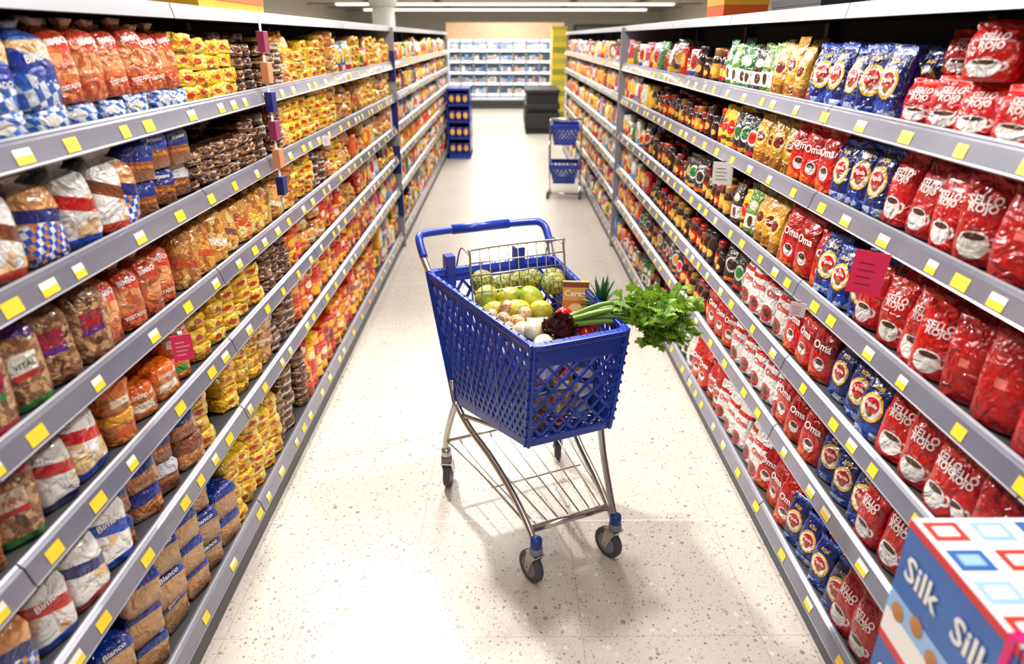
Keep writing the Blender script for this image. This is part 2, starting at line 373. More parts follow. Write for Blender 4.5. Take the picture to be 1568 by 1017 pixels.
F = lambda t: t.fin()
T = {}
def bag(w=.118, h=.215, d=.08, mats=None): return pouch(w, h, d, mats)
T['redcup'] = [F(bag(mats=[m_redcup, ink_w]).text('SELLO', 0, .155, .075, 1).text('ROJO', 0, .134, .064, 1)) for _ in range(3)]
T['redcup_s'] = [F(pouch(.125, .125, .08, [m_redcup, ink_w]).text('SELLO\nROJO', 0, .083, .06, 1)) for _ in range(2)]
T['redplain'] = [F(bag(.125, .225, .085, [m_redplain])) for _ in range(3)] + T['redcup'][:1]
T['blue'] = [F(bag(.11, .205, .08, [m_blue, ink_w, ink_y]).text('Aguila', 0, .112, .045, 1).text('ROJA', 0, .163, .035, 2)) for _ in range(3)]
T['gold'] = [F(bag(.10, .215, .07, [m_gold, ink_w]).text('Cafe', 0, .118, .045, 1)), F(bag(.09, .2, .07, [m_gold]))]
T['oma'] = [F(bag(.12, .225, .08, [m_oma, ink_w]).text('Oma', 0, .138, .08, 1)) for _ in range(2)] + [F(bag(.118, .215, .08, [m_oma, ink_w]).text('Oma', 0, .13, .075, 1))]
T['omaw'] = [F(bag(.12, .22, .08, [m_omaw, ink_r]).text('Oma', 0, .135, .08, 1)) for _ in range(2)]
T['green'] = [F(bag(.10, .21, .06, [m_green, ink_w]).text('CAFE', 0, .138, .045, 1)), F(bag(.09, .19, .06, [m_green]))]
T['dark'] = [F(bag(.11, .21, .07, [m_dark, ink_w]).text('CAFE', 0, .165, .05, 1)), F(bag(.1, .19, .07, [m_dark]))]
T['yelbag'] = [F(bag(.08, .2, .06, [m_yelbag]))]
T['multi'] = [F(bag(.15, .22, .1, [m_multi]))]
T['jar'] = [F(jar(.042, .15, [m_jarglass, m_jarlabel, m_jarlid])), F(jar(.036, .12, [m_jarglass, m_jarlabel, m_jarlid])), F(jar(.045, .17, [m_jarglass, m_jarlabel, m_jarlid]))]
T['toastblue'] = [F(bagloaf(.145, .205, .12, [m_toastblue, ink_w]).text('BIMBO', 0, .125, .08, 1, .12)), F(bagloaf(.14, .20, .12, [m_toastblue, ink_w]).text('TOSTADO', 0, .06, .09, 1, .12))]
T['toastor'] = [F(bagloaf(.105, .20, .11, [m_toastor, ink_w]).text('BIMBO', 0, .148, .06, 1, .1).text('TOSTADO', 0, .04, .07, 1, .1)), F(bagloaf(.10, .195, .11, [m_toastor, ink_w]).text('BIMBO', 0, .145, .055, 1, .1))]
T['smallblue'] = [F(brick(.13, .055, .13, [m_smallblue], e=.6, wr=.004)) for _ in range(2)]
T['yel'] = [F(brick(.13, .056, .15, [m_yelpack, ink_r], e=.6, wr=.006).text('ponque', 0, .028, .05, 1)), F(brick(.11, .050, .15, [m_yelpack], e=.6, wr=.006)), F(brick(.12, .053, .15, [m_yelpack], e=.7, wr=.007))]
T['brown'] = [F(brick(.13, .048, .15, [m_brpack, ink_w], e=.6, wr=.005).text('choco', 0, .024, .05, 1)), F(brick(.11, .045, .15, [m_brpack], e=.6, wr=.006))]
T['goldp'] = [F(pouch(.12, .115, .12, [m_goldpack], wr=.007)) for _ in range(4)] + [F(brick(.15, .08, .13, [m_goldpack], e=.7, wr=.007))]
T['bun'] = [F(bagloaf(.125, .21, .12, [m_goldpack, ink_k]).text('PAN', 0, .09, .05, 1)), F(bagloaf(.13, .20, .12, [m_goldpack])), F(bagloaf(.12, .21, .12, [m_goldpack]))]
T['orange'] = [F(brick(.11, .08, .12, [m_orpack], e=.6, wr=.004)), F(brick(.09, .07, .12, [m_orpack], e=.6, wr=.004))]
T['check'] = [F(bagloaf(.16, .215, .14, [m_checkloaf, ink_w]).text('Bimbo', 0, .13, .08, 1, .1)), F(bagloaf(.15, .21, .14, [m_checkloaf])), F(bagloaf(.155, .215, .14, [m_checkloaf]))]
T['blanco'] = [F(loaf(.135, .122, .25, [m_blanco, ink_w]).text('Blanco', 0, .104, .07, 1).toptext('Blanco', -.02, .10, 1)), F(loaf(.13, .118, .25, [m_blanco, ink_w]).toptext('Artesano', -.02, .10, 1))]
T['bluebrown'] = [F(loaf(.12, .112, .22, [m_bluebrown, ink_w]).text('Artesano', 0, .088, .065, 1).toptext('Bimbo', 0, .07, 1)), F(loaf(.115, .11, .22, [m_bluebrown])), F(brick(.14, .105, .16, [m_bluebrown], e=.6, wr=.006))]
T['white'] = [F(bagloaf(.13, .22, .12, [m_whitebag, ink_w]).text('Bimbo', 0, .138, .07, 1, .1)), F(bagloaf(.12, .21, .12, [m_whitebag]))]
T['clear'] = [F(bagloaf(.13, .235, .12, [m_blanco, ink_b]).text('Bimbo', 0, .08, .06, 1)), F(bagloaf(.12, .23, .12, [m_bluebrown])), F(bagloaf(.13, .23, .12, [m_checkloaf]))]
T['toast'] = [F(loaf(.11, .115, .22, [m_toastbr, ink_w]).text('Tostado', 0, .063, .045, 1)), F(loaf(.115, .112, .22, [m_toastbr]))]
T['grain'] = [F(bagloaf(.12, .225, .12, [m_grain, ink_k]).text('VITAL', 0, .113, .05, 1)), F(bagloaf(.115, .22, .12, [m_grain])), F(bagloaf(.12, .225, .12, [m_grain, ink_r]).text('PAN', 0, .113, .035, 1))]
T['orgreen'] = [F(brick(.12, .105, .13, [m_orgreen, ink_w], e=.6, wr=.005).text('Integral', 0, .078, .07, 1)), F(brick(.11, .10, .13, [m_orgreen], e=.6, wr=.005))]
T['mix'] = [F(brick(.10, .17, .08, [m_mix])), F(pouch(.11, .19, .07, [m_mix])), F(brick(.08, .11, .08, [m_mix], e=.9)), F(pouch(.08, .14, .06, [m_mix]))]
T['mixlight'] = [F(brick(.10, .18, .08, [m_mixlight])), F(pouch(.11, .19, .07, [m_mixlight])), F(brick(.07, .14, .07, [m_mixlight], e=1)), F(brick(.06, .2, .06, [m_mixlight]))]
T['mixyel'] = [F(pouch(.12, .2, .08, [m_mixyel])), F(brick(.1, .16, .08, [m_mixyel])), F(pouch(.09, .17, .08, [m_mixyel]))]

# ---------------------------------------------------------------- room
fl, nt, b = new_mat('terrazzo_floor')
tc = N(nt, 'ShaderNodeTexCoord')
nz = N(nt, 'ShaderNodeTexNoise'); nz.inputs['Scale'].default_value = 1.3; nz.inputs['Detail'].default_value = 4
nt.links.new(tc.outputs['Object'], nz.inputs['Vector'])
cur = MIX(nt, nz.outputs['Fac'], C(178, 170, 157), C(204, 196, 184))
for sc, k, cols in ((30, .27, [C(156, 148, 135), C(208, 203, 193), C(132, 121, 108), C(176, 167, 153), C(215, 210, 203), C(115, 105, 94)]),
                    (70, .34, [C(142, 133, 120), C(208, 202, 193), C(118, 107, 95), C(178, 169, 156), C(156, 138, 115), C(100, 92, 84)]),
                    (130, .36, [C(138, 130, 119), C(208, 202, 193), C(118, 107, 95), C(178, 169, 156)])):
    vo = N(nt, 'ShaderNodeTexVoronoi'); vo.inputs['Scale'].default_value = sc
    nt.links.new(tc.outputs['Object'], vo.inputs['Vector'])
    sp = N(nt, 'ShaderNodeSeparateColor'); nt.links.new(vo.outputs['Color'], sp.inputs[0])
    mk = MA(nt, 'LESS_THAN', vo.outputs['Distance'], MA(nt, 'MULTIPLY_ADD', sp.outputs[0], k, .02))
    rp = N(nt, 'ShaderNodeValToRGB'); rp.color_ramp.interpolation = 'CONSTANT'; e = rp.color_ramp.elements
    while len(e) < len(cols): e.new(.5)
    for i, c in enumerate(cols): e[i].position = i/len(cols); e[i].color = c
    nt.links.new(sp.outputs[1], rp.inputs[0])
    cur = MIX(nt, MA(nt, 'MULTIPLY', mk, .8), cur, rp.outputs[0])
spx = N(nt, 'ShaderNodeSeparateXYZ'); nt.links.new(tc.outputs['Object'], spx.inputs[0])
def line(sock, off, period, w):
    f = MA(nt, 'FRACT', MA(nt, 'DIVIDE', MA(nt, 'ADD', sock, off), period))
    return MA(nt, 'LESS_THAN', f, w/period)
j1 = line(spx.outputs[1], 100*3.0-2.30, 3.0, .007)
j2 = MA(nt, 'MAXIMUM', line(spx.outputs[0], 60.35, .6, .003), line(spx.outputs[1], 57.7, .6, .003))
cur = MIX(nt, MA(nt, 'MULTIPLY', j2, .45), cur, C(128, 116, 102))
cur = MIX(nt, MA(nt, 'MULTIPLY', j1, .8), cur, C(225, 222, 215))
nt.links.new(cur, b.inputs['Base Color']); b.inputs['Roughness'].default_value = .34
mb = MB(); mb.box(-9, 9, -5, 44, -.1, 0); mb.build('floor', [fl])
m_wall = simple('wall_paint', C(225, 222, 214), .8, nscale=2, noise=.03)
m_ceil = simple('ceiling_paint', C(230, 220, 198), .85, nscale=2, noise=.03)
for nm, a in (('wall_left', (-9.1, -9, -5, 44, 0, 3.4)), ('wall_right', (9, 9.1, -5, 44, 0, 3.4)), ('wall_back', (-9.1, 9.1, 44, 44.1, 0, 3.4)), ('wall_front', (-9.1, 9.1, -5.1, -5, 0, 3.4))):
    mb = MB(); mb.box(*a); mb.build(nm, [m_wall])
mb = MB(); mb.box(-9.1, 9.1, -5.1, 44.1, 3.4, 3.5); mb.build('ceiling', [m_ceil])
m_dkm = simple('dark_metal', C(60, 58, 56), .5, .3); m_lampw = simple('lamp_housing', C(225, 225, 222), .4)
mb = MB()
for y in range(22, 44, 4): mb.box(-8.9, 8.9, y, y+.06, 3.26, 3.3, 0)
for x in (-6, -3, 3, 6): mb.box(x-.04, x+.04, 12, 43.9, 3.3, 3.4, 0)
mb.build('ceiling_service_rails', [m_dkm])
m_tube = simple('tube_glow', WHITE, .4, emit=(1, .96, .9, 1), estr=4)
mb = MB()
for y in (24.9, 30.9, 36.9):
    mb.box(-7, 7, y, y+.12, 3.12, 3.2, 0); mb.box(-6.9, 6.9, y-.01, y+.10, 3.09, 3.15, 1)
mb.build('linear_ceiling_lights', [m_lampw, m_tube])
mb = MB()
mb.lathe([(.25, 0), (.25, 3.4)], Matrix.Translation((-2.75, 17.0, 0)), 0, 24); mb.lathe([(.32, 2.5), (.32, 3.1)], Matrix.Translation((-2.75, 17.0, 0)), 0, 24); mb.build('structural_column', [m_lampw])

# ---------------------------------------------------------------- gondolas
def metalnoise(name, a, b_, rough, metal, coat=0):
    m, nt, b = new_mat(name)
    b.inputs['Roughness'].default_value = rough; b.inputs['Metallic'].default_value = metal; b.inputs['Coat Weight'].default_value = coat
    nz = N(nt, 'ShaderNodeTexNoise'); nz.inputs['Scale'].default_value = 3
    tcx = N(nt, 'ShaderNodeTexCoord'); nt.links.new(tcx.outputs['Object'], nz.inputs['Vector'])
    nt.links.new(MIX(nt, nz.outputs['Fac'], a, b_), b.inputs['Base Color']); return m
m_rail = metalnoise('price_rail_grey', C(104, 104, 120), C(138, 137, 150), .3, .2, .5)
m_lip = metalnoise('rail_lip', C(150, 150, 160), C(180, 180, 188), .3, .3)
m_toplip = metalnoise('top_rail', C(135, 135, 142), C(155, 155, 162), .4, .3)
m_shelf = metalnoise('shelf_steel', C(72, 71, 74), C(92, 91, 94), .45, .3)
m_back = simple('shelf_back', C(30, 28, 30), .7)
m_tagy = simple('price_tag_yellow', C(245, 206, 44), .5, noise=.02); m_tagw = simple('price_tag_white', C(236, 232, 215), .5, noise=.02)
m_kick = simple('plinth_grey', C(80, 80, 86), .5, .2)
LH = [1.65, 1.38, 1.11, .85, .57, .14]; RH = [1.64, 1.37, 1.06, .77, .48, .12]
Y0, Y1 = -1.2, 12.6; TOP = 1.935
def gondola(side, X, heights):
    e = empty('supermarket_shelving')
    S = lambda x: side*x
    def bx(mb, x0, x1, *r, mi=0):
        a, b_ = sorted((S(x0), S(x1))); mb.box(a, b_, *r, mi)
    mb = MB(); rail = MB(); tags = MB()
    bx(mb, X+.50, X+.54, Y0, Y1, 0, TOP, mi=1)
    bx(mb, X+.06, X+.54, Y0-.03, Y0, 0, TOP, mi=0); bx(mb, X+.06, X+.54, Y1, Y1+.03, 0, TOP, mi=0)
    for h in heights + [TOP]:
        bx(mb, X+.03, X+.5, Y0, Y1, h-.022, h-.002, mi=0)
    y = Y0
    while y < Y1:
        bx(mb, X+.46, X+.5, y-.02, y+.02, 0, TOP, mi=0); y += 1.15
    bx(mb, X+.015, X+.06, Y0, Y1, 0, heights[-1]-.045, mi=2)
    bx(mb, X-.01, X+.48, 6.38, 6.41, 0, TOP, mi=3)
    if side < 0:
        for k in range(4): bx(mb, X-.012, X+.10, 6.374, 6.38, .3+k*.4, .55+k*.4, mi=4)
    mb.build('shelf_boards', [m_shelf, m_back, m_kick, m_toplip, ink_b], e)
    y = Y0; seg = 1.15
    while y < Y1-.1:
        ye = min(y+seg-.006, Y1)
        for h in heights:
            P = [(.034, .006), (.022, .010), (.012, .004), (.000, -.040), (.008, -.046), (.034, -.03)]
            rail.prism_y([(S(X+p), h+z) for p, z in P], y, ye, 0)
            rail.prism_y([(S(X+p), h+z) for p, z in [(.036, .008), (.024, .016), (.018, .012), (.022, .004)]], y, ye, 1)
            rail.prism_y([(S(X+p), h+z) for p, z in [(-.002, -.040), (-.004, -.043), (.006, -.049), (.010, -.046)]], y, ye, 1)
        rail.prism_y([(S(X+p), TOP+z) for p, z in [(.05, .012), (.02, .012), (.01, -.03), (.05, -.03)]], y, ye, 2)
        y += seg
    rail.build('price_rails', [m_rail, m_lip, m_toplip], e)
    for i, h in enumerate(heights):
        y = Y0+.1+random.random()*.2
        while y < Y1-.2:
            w = random.choice([.04, .05, .055])
            def q(p, z, yy): return (S(X+p-.0015), yy, h+z)
            tags.add([q(.0098, -.006, y), q(.0098, -.006, y+w), q(.0055, -.020, y+w), q(.0055, -.020, y)], [(0, 1, 2, 3)], random.choice([0, 1]))
            tags.add([q(.0055, -.020, y), q(.0055, -.020, y+w), q(.0012, -.036, y+w), q(.0012, -.036, y)], [(0, 1, 2, 3)], 0)
            y += random.choice([.17, .22, .28, .24, .12])
    tags.build('price_tags', [m_tagy, m_tagw], e, fixn=False)
    return e
XL, XR = .975, 1.008
gL = gondola(-1, XL, LH); gR = gondola(1, XR, RH)

def fill(st, side, X, shelf, clear, zones, alpha=16):
    for z0, z1, kind, layers in zones:
        kinds = kind.split('+'); z = z0; tl = T[random.choice(kinds)]; run = 0
        while z < z1-.03:
            if run <= 0: tl = T[random.choice(kinds)]; run = random.randint(1, 3)
            run -= 1
            t = random.choice(tl)
            a = math.radians(alpha + random.uniform(-11, 11))
            step = t.w*1.0 + random.random()*.010
            lay = min(layers, max(1, int((clear-.006)/(t.h*.97))))
            nd = 2 if z < 5.5 else 1
            gap = random.random() < .03
            for k in range(nd):
                if gap and k == 0: continue
                zz = shelf
                ll = lay if random.random() > .22 else max(1, lay-1)
                for l in range(ll):
                    s_ = random.uniform(.90, 1.03)
                    th = (-(math.pi/2-a)) if side > 0 else (math.pi/2-a)
                    th += random.uniform(-.12, .12)
                    xx = side*(X+.028+t.d/2*1.03+k*t.d*1.04 + random.uniform(0, .018))
                    lean = random.uniform(-.02, .08)
                    R = Matrix.Rotation(th, 3, 'Z') @ Matrix.Rotation(-lean, 3, 'X') @ Matrix.Rotation(random.uniform(-.06, .06), 3, 'Y')
                    st.add(t, (xx, z+step/2+random.uniform(-.008, .008), zz+.002), R=R, sc=(s_, s_, min(s_, 1)*random.uniform(.95, 1)))
                    zz += t.h*min(s_, 1)*.97
            z += step

S0 = .35
Lz = [
 [(S0, 2.28, 'smallblue', 1), (2.30, 2.76, 'yel', 4), (2.76, 3.33, 'brown', 5), (3.33, 4.45, 'goldp+yel', 4), (4.45, 6.3, 'yel+yel+mix', 4), (6.5, 12.3, 'mix+mixyel', 2)],
 [(S0, 1.75, 'check+check+white', 1), (1.75, 2.24, 'bluebrown+check', 2), (2.24, 2.76, 'goldp+brown', 3), (2.76, 3.2, 'brown', 4), (3.2, 6.3, 'goldp+bun+yel', 4), (6.5, 12.3, 'mix', 1)],
 [(S0, .9, 'grain+check', 1), (.9, 1.60, 'grain', 1), (1.60, 2.05, 'toastor+bun', 1), (2.05, 3.0, 'bun', 1), (3.0, 4.6, 'goldp+yel+brown', 4), (4.6, 6.3, 'mixyel+goldp+mixlight', 2), (6.5, 12.3, 'mix+mixlight', 1)],
 [(S0, 1.14, 'toast', 2), (1.14, 1.55, 'grain+white', 1), (1.55, 2.06, 'orgreen', 2), (2.06, 2.75, 'yel', 4), (2.75, 3.1, 'brown+goldp', 4), (3.1, 4.9, 'orange+orange+goldp', 3), (4.9, 6.3, 'mixlight+yel', 2), (6.5, 12.3, 'mixyel+mix', 1)],
 [(S0, .85, 'toast', 2), (.85, 1.45, 'clear+white', 1), (1.45, 1.95, 'bluebrown', 2), (1.95, 2.7, 'yel+yel+goldp', 4), (2.7, 3.1, 'brown', 5), (3.1, 5.0, 'orange', 3), (5.0, 6.3, 'mixlight', 1), (6.5, 12.3, 'mix+mixlight', 1)],
 [(S0, 1.05, 'toast+blanco', 3), (1.05, 2.1, 'blanco', 3), (2.1, 2.65, 'yel', 6), (2.65, 3.1, 'brown', 7), (3.1, 5.2, 'orange', 4), (5.2, 6.3, 'mixlight+mix', 2), (6.5, 12.3, 'mix', 2)],
]
Rz = [
 [(S0, 1.92, 'redcup_s', 2), (1.92, 2.42, 'blue', 1), (2.42, 2.55, 'dark', 1), (2.55, 2.80, 'gold', 1), (2.80, 3.44, 'green', 1), (3.44, 4.1, 'jar', 1), (4.1, 5., 'mix+dark', 1), (5., 12.3, 'mixlight+mix', 1)],
 [(S0, 1.3, 'multi', 1), (1.3, 1.55, 'redplain', 1), (1.55, 1.9, 'redcup', 1), (1.9, 2.22, 'blue', 1), (2.22, 2.56, 'oma', 1), (2.56, 2.94, 'gold', 1), (2.94, 3.2, 'dark+green', 1), (3.2, 3.43, 'yelbag', 1), (3.43, 5.2, 'jar', 1), (5.2, 12.3, 'mixyel+mixlight', 1)],
 [(S0, 1.1, 'dark', 1), (1.1, 1.55, 'redplain', 1), (1.55, 1.86, 'redcup', 1), (1.86, 2.14, 'blue', 1), (2.14, 2.46, 'oma', 1), (2.46, 2.85, 'gold', 1), (2.85, 3.1, 'green+yelbag', 1), (3.1, 5.2, 'jar+jar+dark', 1), (5.2, 8, 'mixlight+mix', 1), (8, 12.3, 'mixyel+mix', 1)],
 [(S0, 1.3, 'redplain', 1), (1.3, 1.66, 'redcup', 1), (1.66, 2.02, 'blue', 1), (2.02, 2.38, 'oma', 1), (2.38, 2.8, 'omaw', 1), (2.8, 3.1, 'dark+green', 1), (3.1, 5.2, 'jar+jar+mixlight', 1), (5.2, 8, 'mixlight', 1), (8, 12.3, 'mixyel+mix', 1)],
 [(S0, 1.3, 'redplain', 1), (1.3, 1.62, 'redcup', 1), (1.62, 1.97, 'blue', 1), (1.97, 2.25, 'oma', 1), (2.25, 2.8, 'omaw', 1), (2.8, 3.3, 'oma+gold+dark', 1), (3.3, 5.2, 'jar+mixlight+dark', 1), (5.2, 8, 'mixlight+mix', 1), (8, 12.3, 'mixyel', 1)],
 [(S0, 1.64, 'redcup', 1), (1.64, 2.06, 'blue', 1), (2.06, 2.35, 'oma', 1), (2.35, 2.95, 'omaw', 1), (2.95, 3.5, 'oma+green', 1), (3.5, 5.2, 'green+jar+dark', 1), (5.2, 12.3, 'mixlight+mix', 1)],
]
def clears(H): return [TOP-H[0]-.03] + [H[i-1]-H[i]-.028 for i in range(1, 6)]
stL = Stock('packaged_bread_and_cakes'); stR = Stock('coffee_bags_and_jars')
for i, c in enumerate(clears(LH)): fill(stL, -1, XL, LH[i], c, Lz[i], 20)
fill(stL, -1, XL, LH[0]+.054, .2, [(S0, 1.66, 'toastblue', 1), (1.66, 2.28, 'toastor', 1)])
for i, c in enumerate(clears(RH)): fill(stR, 1, XR, RH[i], c, Rz[i], 17)
stL.build(); stR.build()

# ---------------------------------------------------------------- shelf talkers / clip strip / boxes on top
m_pink = simple('sign_pink', C(235, 40, 92), .6); m_signw = simple('sign_white', C(215, 215, 215), .6); m_sigr = simple('sign_stripe', C(215, 80, 100), .6)
def talker(x, y, z, w, h, ang, mats, par):
    mb = MB(); M = Matrix.Translation((x, y, z)) @ Matrix.Rotation(ang, 4, 'Z') @ Matrix.Rotation(random.uniform(-.12, .12), 4, 'Y')
    mb.box(-w/2, w/2, -.001, .001, -h, 0, 0, M)
    for k in range(4): mb.box(-w*.32, w*random.uniform(.1, .35), -.0016, -.001, -h*(.28+.16*k)-.002, -h*(.28+.16*k), 1, M)
    mb.box(-w*.1, w*.1, .0, .02, -.01, .004, 1, M)
    mb.build('shelf_sign', list(mats), par)
talker(.965, 1.72, 1.335, .085, .12, math.radians(-28), (m_pink, ink_k), gR)
talker(.975, 3.10, 1.34, .09, .10, math.radians(-30), (m_signw, ink_k), gR)
talker(.975, 2.12, 1.04, .05, .05, math.radians(-30), (m_signw, m_sigr), gR)
talker(-.945, 1.82, 1.06, .055, .08, math.radians(28), (m_pink, m_signw), gL)
talker(-.945, 3.7, 1.38, .04, .05, math.radians(28), (m_signw, m_sigr), gL)
mb = MB()
mb.box(-.955, -.952, 2.90, 2.925, 1.20, 1.93, 0)
for k in range(6):
    mb.box(-.965, -.935, 2.885, 2.94, 1.24+k*.112, 1.24+k*.112+.075, 1+k % 3)
mb.build('hanging_clip_strip', [m_signw, ink_b, simple('clip_pack_orange', C(215, 140, 90), .4), simple('clip_pack_red', C(150, 50, 90), .4)], bevel=.006)
m_cardy = simple('carton_yellow', C(232, 172, 44), .6); m_cardo = simple('carton_orange', C(220, 92, 30), .6)
def carton(name, x, y, z, w, d, h, m1, m2):
    mb = MB(); mb.box(x-w/2, x+w/2, y-d/2, y+d/2, z, z+h, 0); mb.box(x-w/2-.002, x+w/2+.002, y-d/2-.002, y+d/2+.002, z+h*.3, z+h*.6, 1)
    mb.box(x-.03, x+.03, y-d/2-.003, y+d/2+.003, z+h-.001, z+h+.002, 1)
    mb.build(name, [m1, m2], bevel=.003)
carton('stacked_carton', -1.22, 3.0, TOP+.002, .3, .7, .14, m_cardy, m_cardo)
carton('stacked_carton', 1.35, 4.4, TOP+.002, .25, .35, .28, m_cardo, m_cardy)
carton('stacked_carton', 1.3, 3.0, TOP+.002, .3, .5, .1, m_dkm, m_back)

# ---------------------------------------------------------------- shopping cart
cart = empty('shopping_cart', (.123, 2.325, 0), math.radians(23))
m_cb, nt, b = new_mat('cart_blue_plastic')
b.inputs['Roughness'].default_value = .32; b.inputs['Coat Weight'].default_value = .2
nz = N(nt, 'ShaderNodeTexNoise'); nz.inputs['Scale'].default_value = 6
nt.links.new(MIX(nt, nz.outputs['Fac'], C(4, 38, 134), C(8, 56, 170)), b.inputs['Base Color'])
m_chr = simple('chrome_steel', C(196, 192, 186), .25, 1.0, noise=.04)
m_rub = simple('grey_rubber', C(68, 70, 76), .6); m_hub = simple('wheel_hub', C(118, 120, 126), .45)
m_cap = simple('cap_blue', C(16, 50, 130), .4)
TF, TB, BF, BB = (-.31, .172, .955), (.46, .28, .985), (-.25, .163, .54), (.28, .245, .465)
def cr(p, sx): return Vector((sx*p[1], p[0], p[2]))
mb = MB()
def lattice(mb, c00, c10, c11, c01, sp, m, w=.011, t=.008, dirs=(1, -1)):
    W = ((c10-c00).length+(c11-c01).length)/2; H = ((c01-c00).length+(c11-c10).length)/2
    nrm = (c10-c00).cross(c01-c00)
    def P(x, y):
        u, v = x/W, y/H
        return c00*(1-u)*(1-v)+c10*u*(1-v)+c11*u*v+c01*(1-u)*v
    for dr in dirs:
        off = -H/m - sp
        while off < W+H/m+sp:
            y0, y1 = 0.0, H
            if dr > 0: y0 = max(0, (0-off)*m); y1 = min(H, (W-off)*m)
            else: y0 = max(0, (off-W)*m); y1 = min(H, off*m)
            if y1-y0 > .02:
                mb.strip(P(off+dr*y0/m, y0), P(off+dr*y1/m, y1), w, t, nrm)
            off += sp
for sx in (-1, 1):
    lattice(mb, cr(BF, sx), cr(BB, sx), cr(TB, sx), cr(TF, sx), .040, 1.8, w=.012)
lattice(mb, cr(BF, -1), cr(BF, 1), cr(TF, 1), cr(TF, -1), .064, 1.15, w=.0095)
lattice(mb, cr(BB, -1), cr(BB, 1), cr(TB, 1), cr(TB, -1), .055, 1.4)
lattice(mb, cr(BF, -1), cr(BF, 1), cr(BB, 1), cr(BB, -1), .045, 1.0)
mb.build('basket_lattice', [m_cb], cart, fixn=True)
mb = MB()
def lerp(a, b_, t): return a*(1-t)+b_*t
corn_b = [cr(BF, -1), cr(BF, 1), cr(BB, 1), cr(BB, -1)]; corn_t = [cr(TF, -1), cr(TF, 1), cr(TB, 1), cr(TB, -1)]
def band(t0, t1, th, out=.0, rc=.03):
    def ring(t, o):
        cs = [lerp(corn_b[i], corn_t[i], t) for i in range(4)]; R = []
        ctr = sum(cs, Vector())/4
        for i in range(4):
            p, q, r_ = cs[i-1], cs[i], cs[(i+1) % 4]
            a = q+(p-q).normalized()*rc; c = q+(r_-q).normalized()*rc
            for k in range(5):
                s_ = k/4; pt = a*(1-s_)**2+q*2*s_*(1-s_)+c*s_*s_
                dv = pt-ctr; dv.z = 0
                R.append(pt+dv.normalized()*o)
        return R
    A = ring(t0, out), ring(t1, out), ring(t1, out-th), ring(t0, out-th); n = len(A[0])
    V = [p for r in A for p in r]; Fc = []
    for j in range(4):
        for k in range(n): Fc.append((j*n+k, j*n+(k+1) % n, ((j+1) % 4)*n+(k+1) % n, ((j+1) % 4)*n+k))
    mb.add(V, Fc, 0, False)
band(.95, 1.0, .035, .022); band(.90, .955, .012, .006); band(-.01, .075, .012, .007)
for sx in (-1, 1):
    for A_, B_ in ((BF, TF), (BB, TB)):
        p, q = cr(A_, sx), cr(B_, sx)
        mb.strip(p, q, .03, .012, Vector((sx, 0, 0)));
        mb.strip(p, q, .03, .012, Vector((0, 1, 0)))
    for f in (.33, .66):
        mb.strip(lerp(cr(BF, sx), cr(BB, sx), f), lerp(cr(TF, sx), cr(TB, sx), f), .012, .011, Vector((sx, 0, 0)))
for k in range(9):
    f = .1+k*.095
    for sx in (-1, 1):
        p = lerp(cr(BF, sx), cr(TF, sx), f); mb.box(p.x-.017, p.x+.017, p.y-.012, p.y+.012, p.z-.006, p.z+.006)
p0, p1 = lerp(cr(BF, -1), cr(TF, -1), .86), lerp(cr(BF, 1), cr(TF, 1), .86)
mb.strip(lerp(p0, p1, .0), lerp(p0, p1, 1.), .07, .012, Vector((0, 1, .14)))
for x in (-.19, .12):
    mb.box(x-.02, x+.02, .44, .49, .91, 1.04)
mb.build('basket_frame', [m_cb], cart, bevel=.003)
mb = MB()
mb.tube([(-.27, .44, .95), (-.285, .50, 1.02), (-.285, .545, 1.075)], .013, 1)
mb.tube([(.27, .44, .95), (.285, .50, 1.02), (.285, .545, 1.075)], .013, 1)
mb.tube([(-.285, .50, 1.03), (-.287, .545, 1.08), (-.275, .575, 1.10), (-.23, .59, 1.105), (0, .595, 1.107), (.23, .59, 1.105), (.275, .575, 1.10), (.287, .545, 1.08), (.285, .50, 1.03)], .0165, 0, n=14)
mb.tube([(-.13, .594, 1.107), (.13, .594, 1.107)], .021, 0, n=14, smooth=False)
mb.build('handle', [m_cb, m_chr], cart)
mb = MB()
x0, x1, yb, yt, zb, zt = -.16, .245, .26, .30, .84, 1.10
mb.tube([(x0, yb, zb), (x0, yt-.005, zt-.03), (x0+.03, yt, zt), (x1-.03, yt, zt), (x1, yt-.005, zt-.03), (x1, yb, zb)], .0045, 0, n=8)
mb.tube([(x0, yb+.02, zb+.16), (x1, yb+.02, zb+.16)], .003, 0, smooth=False)
for k in range(1, 10):
    x = x0+(x1-x0)*k/10; mb.tube([(x, yb, zb), (x, yt, zt)], .0024, 0, n=6, smooth=False)
for f in (.0, .35, .8):
    mb.tube([(x0, yb+(yt-yb)*f, zb+(zt-zb)*f), (x1, yb+(yt-yb)*f, zb+(zt-zb)*f)], .0028, 0, n=6, smooth=False)
for x in (x0, x1):
    mb.tube([(x, yt, zt-.02), (x, .40, 1.08), (x, .46, .99)], .0035, 0, n=6)
for k in range(6):
    x = x0+.03+(x1-x0-.06)*k/5; mb.tube([(x, yb, zb), (x, .44, .86)], .0024, 0, n=6, smooth=False)
mb.build('child_seat_wires', [m_chr], cart)
mb = MB()
